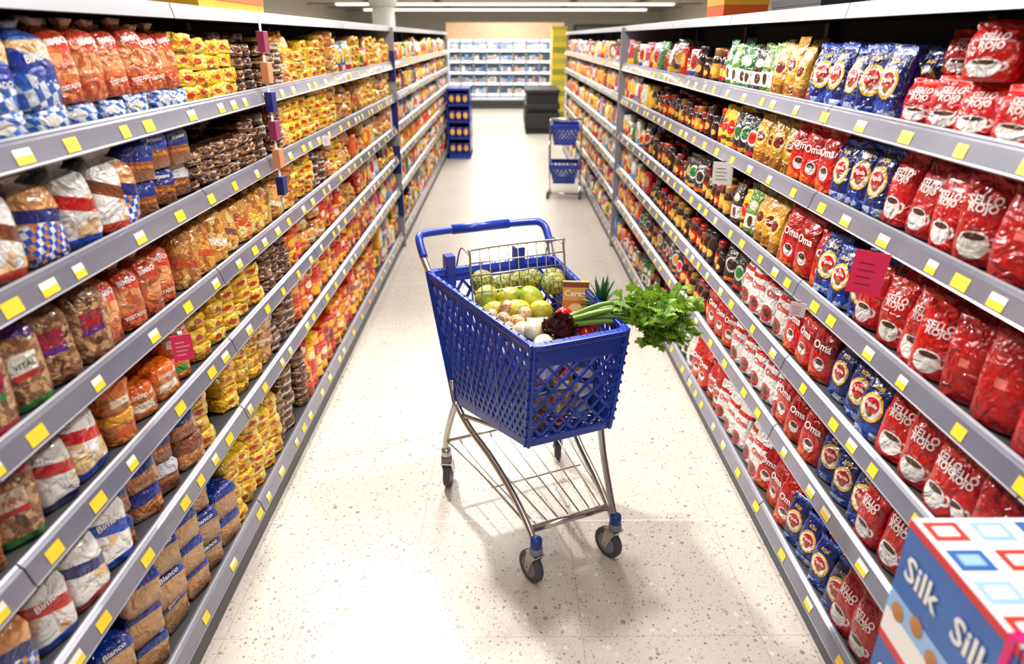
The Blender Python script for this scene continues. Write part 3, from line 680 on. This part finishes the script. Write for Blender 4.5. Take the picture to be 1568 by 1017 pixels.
for sx in (-1, 1):
    mb.tube([(sx*.25, .30, .56), (sx*.245, .28, .47), (sx*.225, .18, .395), (sx*.19, .02, .33), (sx*.172, -.17, .265), (sx*.166, -.29, .205), (sx*.165, -.335, .165)], .0135, 0, n=12)
    mb.tube([(sx*.245, .27, .47), (sx*.262, .31, .36), (sx*.275, .345, .24), (sx*.275, .345, .155)], .0135, 0, n=12)
    mb.tube([(sx*.16, -.20, .53), (sx*.163, -.235, .40), (sx*.165, -.30, .25), (sx*.165, -.335, .19)], .0125, 0, n=12) if sx > 0 else None
    mb.tube([(sx*.235, .22, .43), (sx*.17, .0, .475), (sx*.15, -.22, .525)], .009, 0, n=10)
    mb.tube([(sx*.272, .335, .25), (sx*.22, .1, .235), (sx*.168, -.27, .215)], .005, 0, n=8)
mb.tube([(-.166, -.285, .205), (.166, -.285, .205)], .0135, 0, n=12, smooth=False)
mb.tube([(-.268, .335, .25), (.268, .335, .25)], .007, 0, n=10, smooth=False)
for k in range(7):
    f = -1+2*(k+.5)/7
    mb.tube([(f*.25, .335, .25), (f*.24, .30, .225), (f*.2, .0, .212), (f*.155, -.285, .212)], .0035, 0, n=6)
mb.tube([(-.2, .0, .208), (.2, .0, .208)], .0032, 0, smooth=False)
mb.tube([(-.245, .27, .47), (.245, .27, .47)], .008, 0, smooth=False)
mb.build('chassis_tubes', [m_chr], cart)
def caster(mbk, x, y, ang, cap=4):
    M = Matrix.Translation((x, y, 0)) @ Matrix.Rotation(ang, 4, 'Z')
    wm = M @ Matrix.Translation((0, .028, .0625)) @ Matrix.Rotation(math.pi/2, 4, 'Y')
    mbk.lathe([(.045, -.014), (.058, -.0145), (.0625, -.009), (.0625, .009), (.058, .0145), (.045, .014)], wm, 0, 32)
    mbk.lathe([(.008, -.0185), (.038, -.016), (.043, -.0125), (.043, .0125), (.038, .016), (.008, .0185)], wm, 1, 24)
    mbk.lathe([(.008, -.024), (.008, .024)], wm, 2, 10)
    for s_ in (-1, 1):
        pl = [(-.022, .138), (.030, .138), (.042, .06), (.036, .05), (.020, .05), (.0, .10)]
        V = [M @ Vector((s_*.0195, a, z)) for a, z in pl]+[M @ Vector((s_*.0225, a, z)) for a, z in pl]; n = 6
        mbk.add(V, [(i, (i+1) % n, n+(i+1) % n, n+i) for i in range(n)]+[tuple(range(n)), tuple(range(n, 2*n))[::-1]], 2)
    mbk.box(-.0225, .0225, -.024, .032, .134, .142, 2, M)
    mbk.lathe([(.020, .14), (.024, .145), (.024, .165), (.018, .17)], M, 3, 20)
    mbk.lathe([(.019, .17), (.022, .175), (.021, .205), (.015, .21)], M, cap, 20)
mb = MB()
caster(mb, -.165, -.34, math.radians(10)); caster(mb, .165, -.34, math.radians(15))
caster(mb, -.275, .345, math.radians(-30), 2); caster(mb, .275, .345, math.radians(-25), 2)
mb.build('caster_wheels', [m_rub, m_hub, m_chr, m_hub, m_cap], cart)

# ---------------------------------------------------------------- cart contents
Oc = Vector((.123, 2.325, 0)); Rc = Matrix.Rotation(math.radians(23), 3, 'Z')
def CW(x, y, z): return tuple(Oc + Rc @ Vector((x, y, z)))
grp = Stock('packaged_groceries')
kinds = ['toast', 'omaw', 'white', 'dark', 'blanco', 'mixlight', 'bluebrown', 'omaw', 'white', 'grain', 'mixlight', 'toastblue']
random.seed(11)
for lay in range(3):
    z = .555+lay*.095
    for j in range(5):
        for i in range(3):
            y = -.178+j*.10; hw = .095+.06*(y+.25)/.5
            t = random.choice(T[kinds[(i*5+j*3+lay*4) % len(kinds)]])
            k = .56 if t.d > .2 else random.uniform(.58, .7)
            k = min(k, .12/t.w*.95)
            R = Matrix.Rotation(math.radians(23)+random.uniform(-.3, .3), 3, 'Z')
            if j and random.random() < .5: R = R @ Matrix.Rotation(-.6, 3, 'X')
            grp.add(t, CW((i-1)*hw*.85, y + (.03 if t.d > .2 else 0), z), R=R, sc=(k, k*.7, k))
grp.build()

def blob(r, h, seed, mats, mi=0, n=20, m=14, px=1.0, dent=0.0, bumpn=0.0):
    V = []; Fc = []; rr = random.Random(seed)
    ph = rr.random()*6
    for j in range(m+1):
        th = math.pi*j/m
        for k in range(n):
            a = 2*math.pi*k/n
            q = 1+dent*math.cos(a*2+ph)+bumpn*math.sin(5*a+ph)*math.sin(th)
            V.append((r*math.sin(th)**px*math.cos(a)*q, r*math.sin(th)**px*math.sin(a)*q*.92, -h/2*math.cos(th)))
    for j in range(m):
        for k in range(n): Fc.append((j*n+k, j*n+(k+1) % n, (j+1)*n+(k+1) % n, (j+1)*n+k))
    return Tpl(V, Fc, [mi]*len(Fc), (2*r, h, 2*r), mats).fin()
m_mango = gmat('fruit_skin', C(180, 176, 48), [('noise', 14, .52, -2, 2, C(140, 156, 38)), ('noise', 35, .66, -2, 2, C(195, 155, 60))], rough=.4, bump=.15, vary=.3, coat=.1)
m_net = gmat('netted_fruit', C(160, 156, 48), [('check', 9, 9, -2, 2, C(85, 112, 42)), ('noise', 60, .6, -2, 2, C(200, 180, 90))], rough=.5, bump=.6, bscale=80, vary=.2, coat=.1)
m_onion = gmat('pale_onion', C(205, 198, 165), [('noise', 20, .58, -2, 2, C(195, 180, 128))], rough=.25, bump=.1)
m_onionb = gmat('onion_bag', C(185, 140, 88), [('noise', 30, .54, -2, 2, C(212, 186, 150))], rough=.2, bump=.5)
m_tom = gmat('tomato_skin', C(185, 32, 14), [], rough=.15, bump=0)
tm1, tm2, tm3, tm4, tm5 = blob(.047, .11, 1, [m_mango], dent=.05), blob(.05, .105, 2, [m_net], dent=.03), blob(.038, .07, 3, [m_onion], px=.8), blob(.032, .055, 4, [m_onionb]), blob(.032, .055, 5, [m_tom], px=.85, bumpn=.02)
def put(nm, t, L, dz=0):
    s = Stock(nm)
    for x, y, z in L:
        R = Matrix.Rotation(random.uniform(0, 6), 3, 'Z') @ Matrix.Rotation(random.uniform(.7, 1.5), 3, 'X')
        s.add(t, (x, y, z+dz), R=R)
    s.build()
put('netted_melons', tm2, [(-.10, 2.68, .925), (-.01, 2.66, .915), (.10, 2.64, .945), (.19, 2.59, .945), (.05, 2.75, .9), (.20, 2.69, .93)])
put('yellow_mangoes', tm1, [(-.08, 2.58, .89), (.01, 2.57, .895), (.10, 2.55, .90), (.04, 2.47, .88), (-.05, 2.50, .86), (.13, 2.45, .88)])
put('bagged_onions', tm4, [(-.06, 2.45, .865), (-.01, 2.40, .87), (.04, 2.36, .875), (.0, 2.46, .895), (.07, 2.40, .89), (.01, 2.34, .855)])
put('white_onions', tm3, [(.10, 2.26, .885), (.06, 2.31, .86), (.13, 2.18, .865), (.12, 2.34, .86)])
put('tomatoes', tm5, [(.255, 2.33, .90), (.215, 2.37, .90), (.285, 2.25, .88), (.24, 2.18, .865), (.31, 2.30, .88), (.27, 2.14, .85)])
m_cer = gmat('cereal_box_print', C(215, 160, 66), [('box', .5, .35, .5, .2, C(190, 115, 38)), ('ell', .5, .3, .3, .18, C(232, 200, 130)), ('box', .5, .92, .5, .06, C(130, 55, 20))], rough=.5, bump=0, coat=0)
tb = rings(.10, .16, .045, [0, .001, .999, 1], [1, 1, 1, 1], [1, 1, 1, 1], .02, 4, [m_cer, ink_w])
for k in range(len(tb.V)):
    tb.V[k][0] = math.copysign(.05, tb.V[k][0]); tb.V[k][1] = math.copysign(.0225, tb.V[k][1])
tb.SM = [False]*len(tb.F); tb.fy = lambda x, z: -.0225
tb.text('Cereal', 0, .115, .085, 1, off=.001); tb.fin()
s = Stock('cereal_box'); s.add(tb, (.265, 2.45, .835), R=Matrix.Rotation(math.radians(-5), 3, 'Z') @ Matrix.Rotation(-.25, 3, 'X')); s.build()

def leaf_mat(name, c1, c2, rough=.4):
    m, nt, b = new_mat(name)
    uv = N(nt, 'ShaderNodeUVMap', uv_map='rnd'); sp = N(nt, 'ShaderNodeSeparateXYZ'); nt.links.new(uv.outputs[0], sp.inputs[0])
    nz = N(nt, 'ShaderNodeTexNoise'); nz.inputs['Scale'].default_value = 40
    f = MA(nt, 'MULTIPLY_ADD', nz.outputs['Fac'], .5, MA(nt, 'MULTIPLY_ADD', sp.outputs[0], .8, -.15))
    nt.links.new(MIX(nt, f, c1, c2), b.inputs['Base Color']); b.inputs['Roughness'].default_value = rough
    tr = N(nt, 'ShaderNodeBsdfTranslucent'); tr.inputs['Color'].default_value = c2
    mx = N(nt, 'ShaderNodeMixShader'); mx.inputs[0].default_value = .2
    nt.links.new(b.outputs[0], mx.inputs[1]); nt.links.new(tr.outputs[0], mx.inputs[2])
    nt.links.new(mx.outputs[0], nt.nodes['Material Output'].inputs['Surface'])
    return m
m_cel = leaf_mat('celery_leaf', C(36, 88, 18), C(150, 188, 56)); m_stalk = leaf_mat('celery_stalk', C(108, 152, 50), C(165, 190, 92))
m_let = leaf_mat('purple_lettuce', C(34, 10, 14), C(80, 34, 34))
def lobed(seed, size, mats):
    rr = random.Random(seed); V = [(0, 0, 0)]; n = 26
    for k in range(n+1):
        a = math.radians(-125+250*k/n); q = .62+.38*abs(math.cos(a*1.9)); q *= 1.0 if k % 2 else .80
        x = math.sin(a)*q*size; z = math.cos(a)*q*size+size*.25
        V.append((x, (x*x+z*z)/size*.35*rr.uniform(.6, 1.4)+rr.uniform(-.03, .03)*size*2, z))
    Fc = [(0, k, k+1) for k in range(1, n+1)]
    return Tpl(V, Fc, [0]*len(Fc), (size, size, size), mats).fin()
lv = [lobed(i, .022+.003*i, [m_cel]) for i in range(4)]
lp = [lobed(10+i, .028, [m_let]) for i in range(3)]
cel = Stock('celery_leaves'); celp = empty('celery_bunch')
mb = MB(); random.seed(5)
for k in range(10):
    o = Vector((.23+random.uniform(-.02, .02), 2.27+random.uniform(-.03, .03), .91+random.uniform(-.015, .015)))
    e_ = Vector((.44+random.uniform(.0, .14), 2.17+random.uniform(-.03, .14), .965+random.uniform(-.04, .04)))
    mid = (o+e_)/2+Vector((0, 0, .025))
    mb.tube([o, mid, e_], lambda t: .0115*(1-.65*t)+.001, 0, n=8)
    for b_ in range(6):
        st_ = mid.lerp(e_, random.uniform(.6, 1)); en = st_+Vector((random.uniform(0, .09), random.uniform(-.06, .06), random.uniform(-.08, .03)))
        mb.tube([st_, (st_+en)/2+Vector((0, 0, .008)), en], .0022, 0, n=5, sub=3)
        for q in range(13):
            p = st_.lerp(en, random.uniform(.2, 1.15))+Vector([random.gauss(0, .013) for _ in range(3)])
            R = Matrix.Rotation(random.uniform(0, 6.28), 3, 'Z') @ Matrix.Rotation(random.uniform(-1.9, .4), 3, 'X') @ Matrix.Rotation(random.uniform(-.8, .8), 3, 'Y')
            cel.add(random.choice(lv), p, R=R)
mb.build('stalks', [m_stalk], celp); co = cel.build(celp); co.name = 'leaves'
pu = Stock('purple_lettuce')
for k in range(110):
    a = random.uniform(0, 6.28); ph = random.uniform(-.2, 1.4); r_ = .04
    p = (.19+r_*math.cos(a)*math.cos(ph)*1.3, 2.235+r_*math.sin(a)*math.cos(ph), .885+r_*math.sin(ph))
    pu.add(random.choice(lp), p, R=Matrix.Rotation(a+random.uniform(1, 2), 3, 'Z') @ Matrix.Rotation(random.uniform(-1.4, 1), 3, 'X'))
pu.build()
pin = empty('pineapple')
m_pin = gmat('pineapple_skin', C(175, 115, 32), [('check', 10, 10, -2, 2, C(105, 88, 32))], rough=.6, bump=.8, bscale=60)
s = Stock('body'); s.add(blob(.045, .12, 8, [m_pin]), (.345, 2.44, .86), R=Matrix.Rotation(.9, 3, 'X')); s.build(pin)
mb = MB()
for k in range(40):
    a = k*2.4; t_ = k/40; el = .15+1.2*t_
    dr = Vector((math.cos(a)*math.cos(el), math.sin(a)*math.cos(el)-.1, math.sin(el))).normalized()
    L = .09+.015*t_; sd = Vector((-math.sin(a), math.cos(a), 0)); o = Vector((.355, 2.385, .92))+Vector((0, 0, .02*t_))
    V = []
    for j in range(5):
        f = j/4; c = o+dr*L*f+Vector((0, 0, -.035*f*f*(1-t_)+.01*f)); w_ = .012*(1-f**1.5)+.0005
        V += [c-sd*w_, c+Vector((0, 0, -.003)), c+sd*w_]
    Fc = []
    for j in range(4): Fc += [(3*j, 3*j+1, 3*j+4, 3*j+3), (3*j+1, 3*j+2, 3*j+5, 3*j+4)]
    mb.add(V, Fc, 0, True)
m_pl2 = simple('pineapple_crown_leaf', C(44, 96, 50), .4, noise=.3, nscale=30)
mb.build('crown', [m_pl2], pin, fixn=False)

# ---------------------------------------------------------------- distant things
tr = empty('basket_trolley', (.74, 8.75, 0), math.radians(-6))
mb = MB()
def tub(zb, h, w, l, tw, tl):
    def rr(a, b_, z): return [Vector((-a, -b_, z)), Vector((a, -b_, z)), Vector((a, b_, z)), Vector((-a, b_, z))]
    B = rr(w, l, zb); Tt = rr(tw, tl, zb+h)
    for i in range(4):
        j = (i+1) % 4
        lattice(mb, B[i], B[j], Tt[j], Tt[i], .045, 1.3, w=.015, t=.006)
        nrm = (B[j]-B[i]).cross(Vector((0, 0, 1)))
        mb.strip(Tt[i], Tt[j], .05, .02, nrm); mb.strip(B[i], B[j], .03, .012, nrm)
    mb.box(-w, w, -l, l, zb, zb+.008)
tub(.66, .20, .13, .17, .17, .22); tub(.19, .20, .13, .17, .18, .23)
mb.build('baskets', [m_cb], tr)
mb = MB()
for sx in (-1, 1):
    mb.tube([(sx*.2, -.26, .06), (sx*.2, .24, .10), (sx*.2, .28, .5), (sx*.2, .30, .90)], .013, 0)
    mb.tube([(sx*.2, .28, .64), (sx*.19, -.2, .65)], .009, 0, smooth=False); mb.tube([(sx*.2, .27, .18), (sx*.19, -.24, .17)], .009, 0, smooth=False)
    mb.tube([(sx*.19, -.2, .65), (sx*.19, -.1, .4), (sx*.19, .2, .15)], .009, 0)
mb.tube([(-.2, .30, .90), (.2, .30, .90)], .014, 0, smooth=False); mb.tube([(-.2, -.26, .07), (.2, -.26, .07)], .01, 0, smooth=False)
mb.build('frame', [m_chr], tr)
mb = MB()
for x in (-.2, .2):
    for y in (-.24, .24):
        mb.lathe([(.02, -.012), (.045, -.012), (.045, .012), (.02, .012)], Matrix.Translation((x, y, .045)) @ Matrix.Rotation(math.pi/2, 4, 'Y'), 0, 16)
mb.build('wheels', [m_rub], tr)
dp = empty('promotional_display_stand')
mb = MB(); DX0, DX1 = -.955, -.585
for k in range(4): mb.box(DX0, DX1, 11.6, 12.4, .06+k*.26, .09+k*.26, 0)
mb.box(DX0, DX1, 12.38, 12.42, 0, 1.10, 0); mb.box(DX0, DX0+.015, 11.6, 12.4, 0, 1.1, 0); mb.box(DX1-.015, DX1, 11.62, 12.4, 0, 1.1, 0); mb.box(DX0, DX1, 11.6, 12.4, 1.08, 1.11, 0); mb.box(DX0, DX1, 11.6, 12.4, 0, .07, 0)
mb.build('stand', [m_cb], dp)
m_purp = gmat('pack_purple_yellow', C(60, 34, 135), [('ell', .5, .5, .35, .3, YEL)])
tpu = brick(.1, .15, .1, [m_purp]).fin(); s = Stock('packs')
for k in range(4):
    for i in range(3): s.add(tpu, (DX0+.075+i*.11, 11.68, .095+k*.26))
s.build(dp)
fz = empty('dark_island_display')
mb = MB(); mb.box(.42, 1.10, 14.8, 16.2, 0, .12, 0); mb.box(.40, 1.12, 14.75, 16.25, .12, .42, 0); mb.box(.44, 1.10, 14.9, 16.2, .42, .50, 1); mb.box(.40, 1.12, 14.75, 16.25, .50, .60, 0); mb.box(.44, 1.1, 14.9, 16.2, .60, .82, 2); mb.box(.40, 1.12, 14.75, 16.25, .82, .88, 0)
mb.build('cabinet', [m_back, m_shelf, m_dkm], fz, bevel=.01)
mb = MB(); mb.box(1.08, 1.42, 17.2, 17.6, 0, 2.05, 0)
for k in range(8): mb.box(1.10, 1.40, 17.19, 17.2, .1+k*.24, .22+k*.24, 1+k % 2)
mb.box(1.06, 1.44, 17.18, 17.62, 2.05, 2.1, 2)
mb.build('yellow_display_tower', [simple('tower_yellow', C(225, 200, 50), .5), simple('tower_olive', C(140, 145, 40), .5), simple('tower_lime', C(180, 175, 60), .5)])
fr = empty('refrigerated_display_case')
m_frw = simple('fridge_white', C(205, 218, 232), .4); m_led = simple('fridge_led', WHITE, .4, emit=(.85, .94, 1, 1), estr=1.6); m_beige = simple('fridge_fascia', C(215, 175, 140), .6)
mb = MB(); FX0, FX1, FY = -1.62, 1.3, 20.4
mb.box(FX0, FX1, FY+.8, FY+.85, 0, 2.1, 0); mb.box(FX0, FX0+.05, FY, FY+.85, 0, 2.1, 0); mb.box(FX1-.05, FX1, FY, FY+.85, 0, 2.1, 0)
mb.box(FX0, FX1, FY, FY+.85, 0, .14, 3); mb.box(FX0, FX1, FY-.02, FY+.85, .14, .34, 3); mb.box(FX0-.02, FX1, FY-.04, FY, .24, .32, 0); mb.box(FX0, FX1+.3, FY-.05, FY+.85, 1.82, 2.24, 2)
for k in range(5):
    z = .36+k*.29; mb.box(FX0+.05, FX1-.05, FY+.2, FY+.8, z, z+.03, 0); mb.box(FX0+.05, FX1-.05, FY+.17, FY+.2, z-.015, z+.035, 1)
for k in range(9):
    x = FX0+(FX1-FX0)*k/8; mb.box(x-.02, x+.02, FY-.01, FY+.05, .3, 1.82, 4)
mb.box(FX0+.05, FX1-.05, FY+.1, FY+.16, 1.76, 1.82, 1)
mb.build('case', [m_frw, m_led, m_beige, m_dkm, m_hub], fr)
m_dairy = gmat('dairy_packs', WHITE, [('box', .5, .5, .3, .2, [BLUE, RED, YEL, WHITE])], palette=[C(225, 232, 240), C(170, 195, 225), C(205, 218, 232), C(120, 160, 210), C(210, 160, 150), WHITE, C(225, 205, 150), C(90, 110, 150)])
td = brick(.09, .15, .09, [m_dairy]).fin(); s = Stock('dairy_products')
for k in range(5):
    x = FX0+.12
    while x < FX1-.1:
        if random.random() > .15: s.add(td, (x, FY+.32, .395+k*.29), sc=(1, 1, random.uniform(.6, 1.1)))
        x += .1
s.build(fr)
mb = MB(); mb.box(1.9, 4.6, 20.4, 21.2, 0, 2.2, 0); mb.box(1.95, 4.55, 20.38, 20.4, 1.9, 2.15, 1); mb.build('dark_wall_cabinet', [m_back, m_shelf])
mb = MB(); mb.box(-6, -1.95, 20.4, 21.2, 0, 2.0, 0); mb.box(-5.9, -2.05, 20.38, 20.4, .2, 1.8, 1); mb.build('dark_wall_cabinet', [m_back, m_shelf])

# foreground carton stack
cs = empty('promotional_carton_stack')
m_silk = simple('carton_blue', C(48, 104, 182), .4, noise=.25, nscale=6, coat=.3); m_ctop = simple('carton_top_red', C(215, 50, 44), .4); m_alm = simple('almond_print', C(185, 125, 70), .5)
m_cpink = simple('carton_pink_band', C(230, 24, 115), .4); m_ltb = simple('carton_light_blue', C(150, 188, 228), .4)
mb = MB()
bx0, bx1 = .735, .985
for kz in range(4):
    for ky in range(3):
        ya = .12+ky*.295; z0 = kz*.2625
        mb.box(bx0, bx1, ya, ya+.29, z0, z0+.26, 0)
        if kz == 3:
            mb.box(bx0+.001, bx1-.001, ya+.001, ya+.289, z0+.26, z0+.2605, 2)
            for gx in range(3):
                for gy in range(4):
                    xa = bx0+gx*.0833; yy = ya+gy*.0725
                    mb.box(xa+.010, xa+.072, yy+.010, yy+.060, z0+.2605, z0+.2610, (1, 4, 0)[(gx+gy) % 3])
                    mb.box(xa+.022, xa+.060, yy+.022, yy+.048, z0+.2610, z0+.2615, (2, 2, 4)[(gx+gy) % 3])
        mb.box(bx0-.0015, bx0, ya+.0, ya+.29, z0+.244, z0+.26, 1)
        mb.box(bx0-.001, bx0, ya+.0, ya+.29, z0+.0, z0+.055, 2)
        mb.box(bx0-.0008, bx0, ya+.0, ya+.29, z0+.055, z0+.10, 4)
        for q in range(5):
            mb.lathe([(.001, 0), (.012, .0005), (.019, .001), (.0, .0018)], Matrix.Translation((bx0-.0005, ya+.035+q*.055, z0+.07+.02*(q % 2))) @ Matrix.Rotation(-math.pi/2, 4, 'Y'), 3, 14)
mb.build('cartons', [m_silk, m_ctop, ink_w, m_alm, m_ltb], cs, bevel=.002)
mb = MB(); Vt, Ft = text_geo('Silk')
for kz in range(4):
    for ky in range(3):
        for q in (.075, .215):
            ya = .12+ky*.295+q; z0 = kz*.2625+.175
            mb.add([(bx0-.003, ya-v[0]*.10, z0+v[1]*.10) for v in Vt], Ft, 0)
mb.build('lettering', [ink_w], cs, fixn=False)
mb = MB(); mb.box(bx0-.003, bx1, .72, .735, .79, 1.05, 0); mb.box(bx0-.003, bx1, .72, .735, 1.05, 1.054, 0); mb.build('wrap_band', [m_cpink], cs)

# ---------------------------------------------------------------- lights
def area(nm, loc, sx, sy, e, col=(1, .97, .935)):
    L = bpy.data.lights.new(nm, 'AREA'); L.shape = 'RECTANGLE'; L.size = sx; L.size_y = sy; L.energy = e; L.color = col
    o = bpy.data.objects.new(nm, L); o.location = loc; scene.collection.objects.link(o); return o
for y, e in ((-1.2, 66), (2.2, 44), (5.6, 92), (9.2, 140), (13.5, 200), (18, 230)):
    area('aisle_strip_light', (0, y, 3.15), .5, 2.6, e)
area('hall_light', (0, 30, 3.05), 14, 16, 850); area('hall_light', (-5.5, 12, 3.05), 4, 20, 160); area('hall_light', (5.5, 12, 3.05), 4, 20, 160)
area('case_light', (-.2, 20.55, 1.75), 2.8, .1, 16, (.85, .93, 1)).rotation_euler[0] = math.radians(20)
def spot(nm, loc, tgt, e, size, soft):
    sp = bpy.data.lights.new(nm, 'SPOT'); sp.energy = e; sp.spot_size = math.radians(size); sp.spot_blend = .8; sp.shadow_soft_size = soft; sp.color = (1, .965, .92)
    so = bpy.data.objects.new(nm, sp); so.location = loc; scene.collection.objects.link(so)
    so.rotation_euler = (Vector(tgt)-Vector(loc)).to_track_quat('-Z', 'Y').to_euler()
spot('track_spot', (-.95, 4.2, 3.15), (.15, 1.8, .4), 640, 110, .08)
spot('track_spot', (.95, 2.9, 3.15), (-.4, 2.0, .4), 250, 120, .10)
mb = MB()
for y in (-1.2, 2.2, 5.6, 9.2, 13.5, 18): mb.box(-.27, .27, y-1.35, y+1.35, 3.18, 3.26, 0)
mb.build('aisle_lamp_housings', [m_lampw])
w = bpy.data.worlds.new('world'); scene.world = w; w.use_nodes = True
w.node_tree.nodes['Background'].inputs[0].default_value = (1, 1, 1, 1); w.node_tree.nodes['Background'].inputs[1].default_value = .5

# ---------------------------------------------------------------- camera
cd = bpy.data.cameras.new('camera'); cd.lens = 24; cd.sensor_width = 36; cd.clip_start = .02
cam = bpy.data.objects.new('camera', cd); scene.collection.objects.link(cam)
cam.location = (0, 0, 1.85); cam.rotation_euler = (math.radians(90-23.3), 0, math.radians(-.5))
cd.dof.use_dof = True; cd.dof.focus_distance = 2.55; cd.dof.aperture_fstop = 2.0
scene.camera = cam
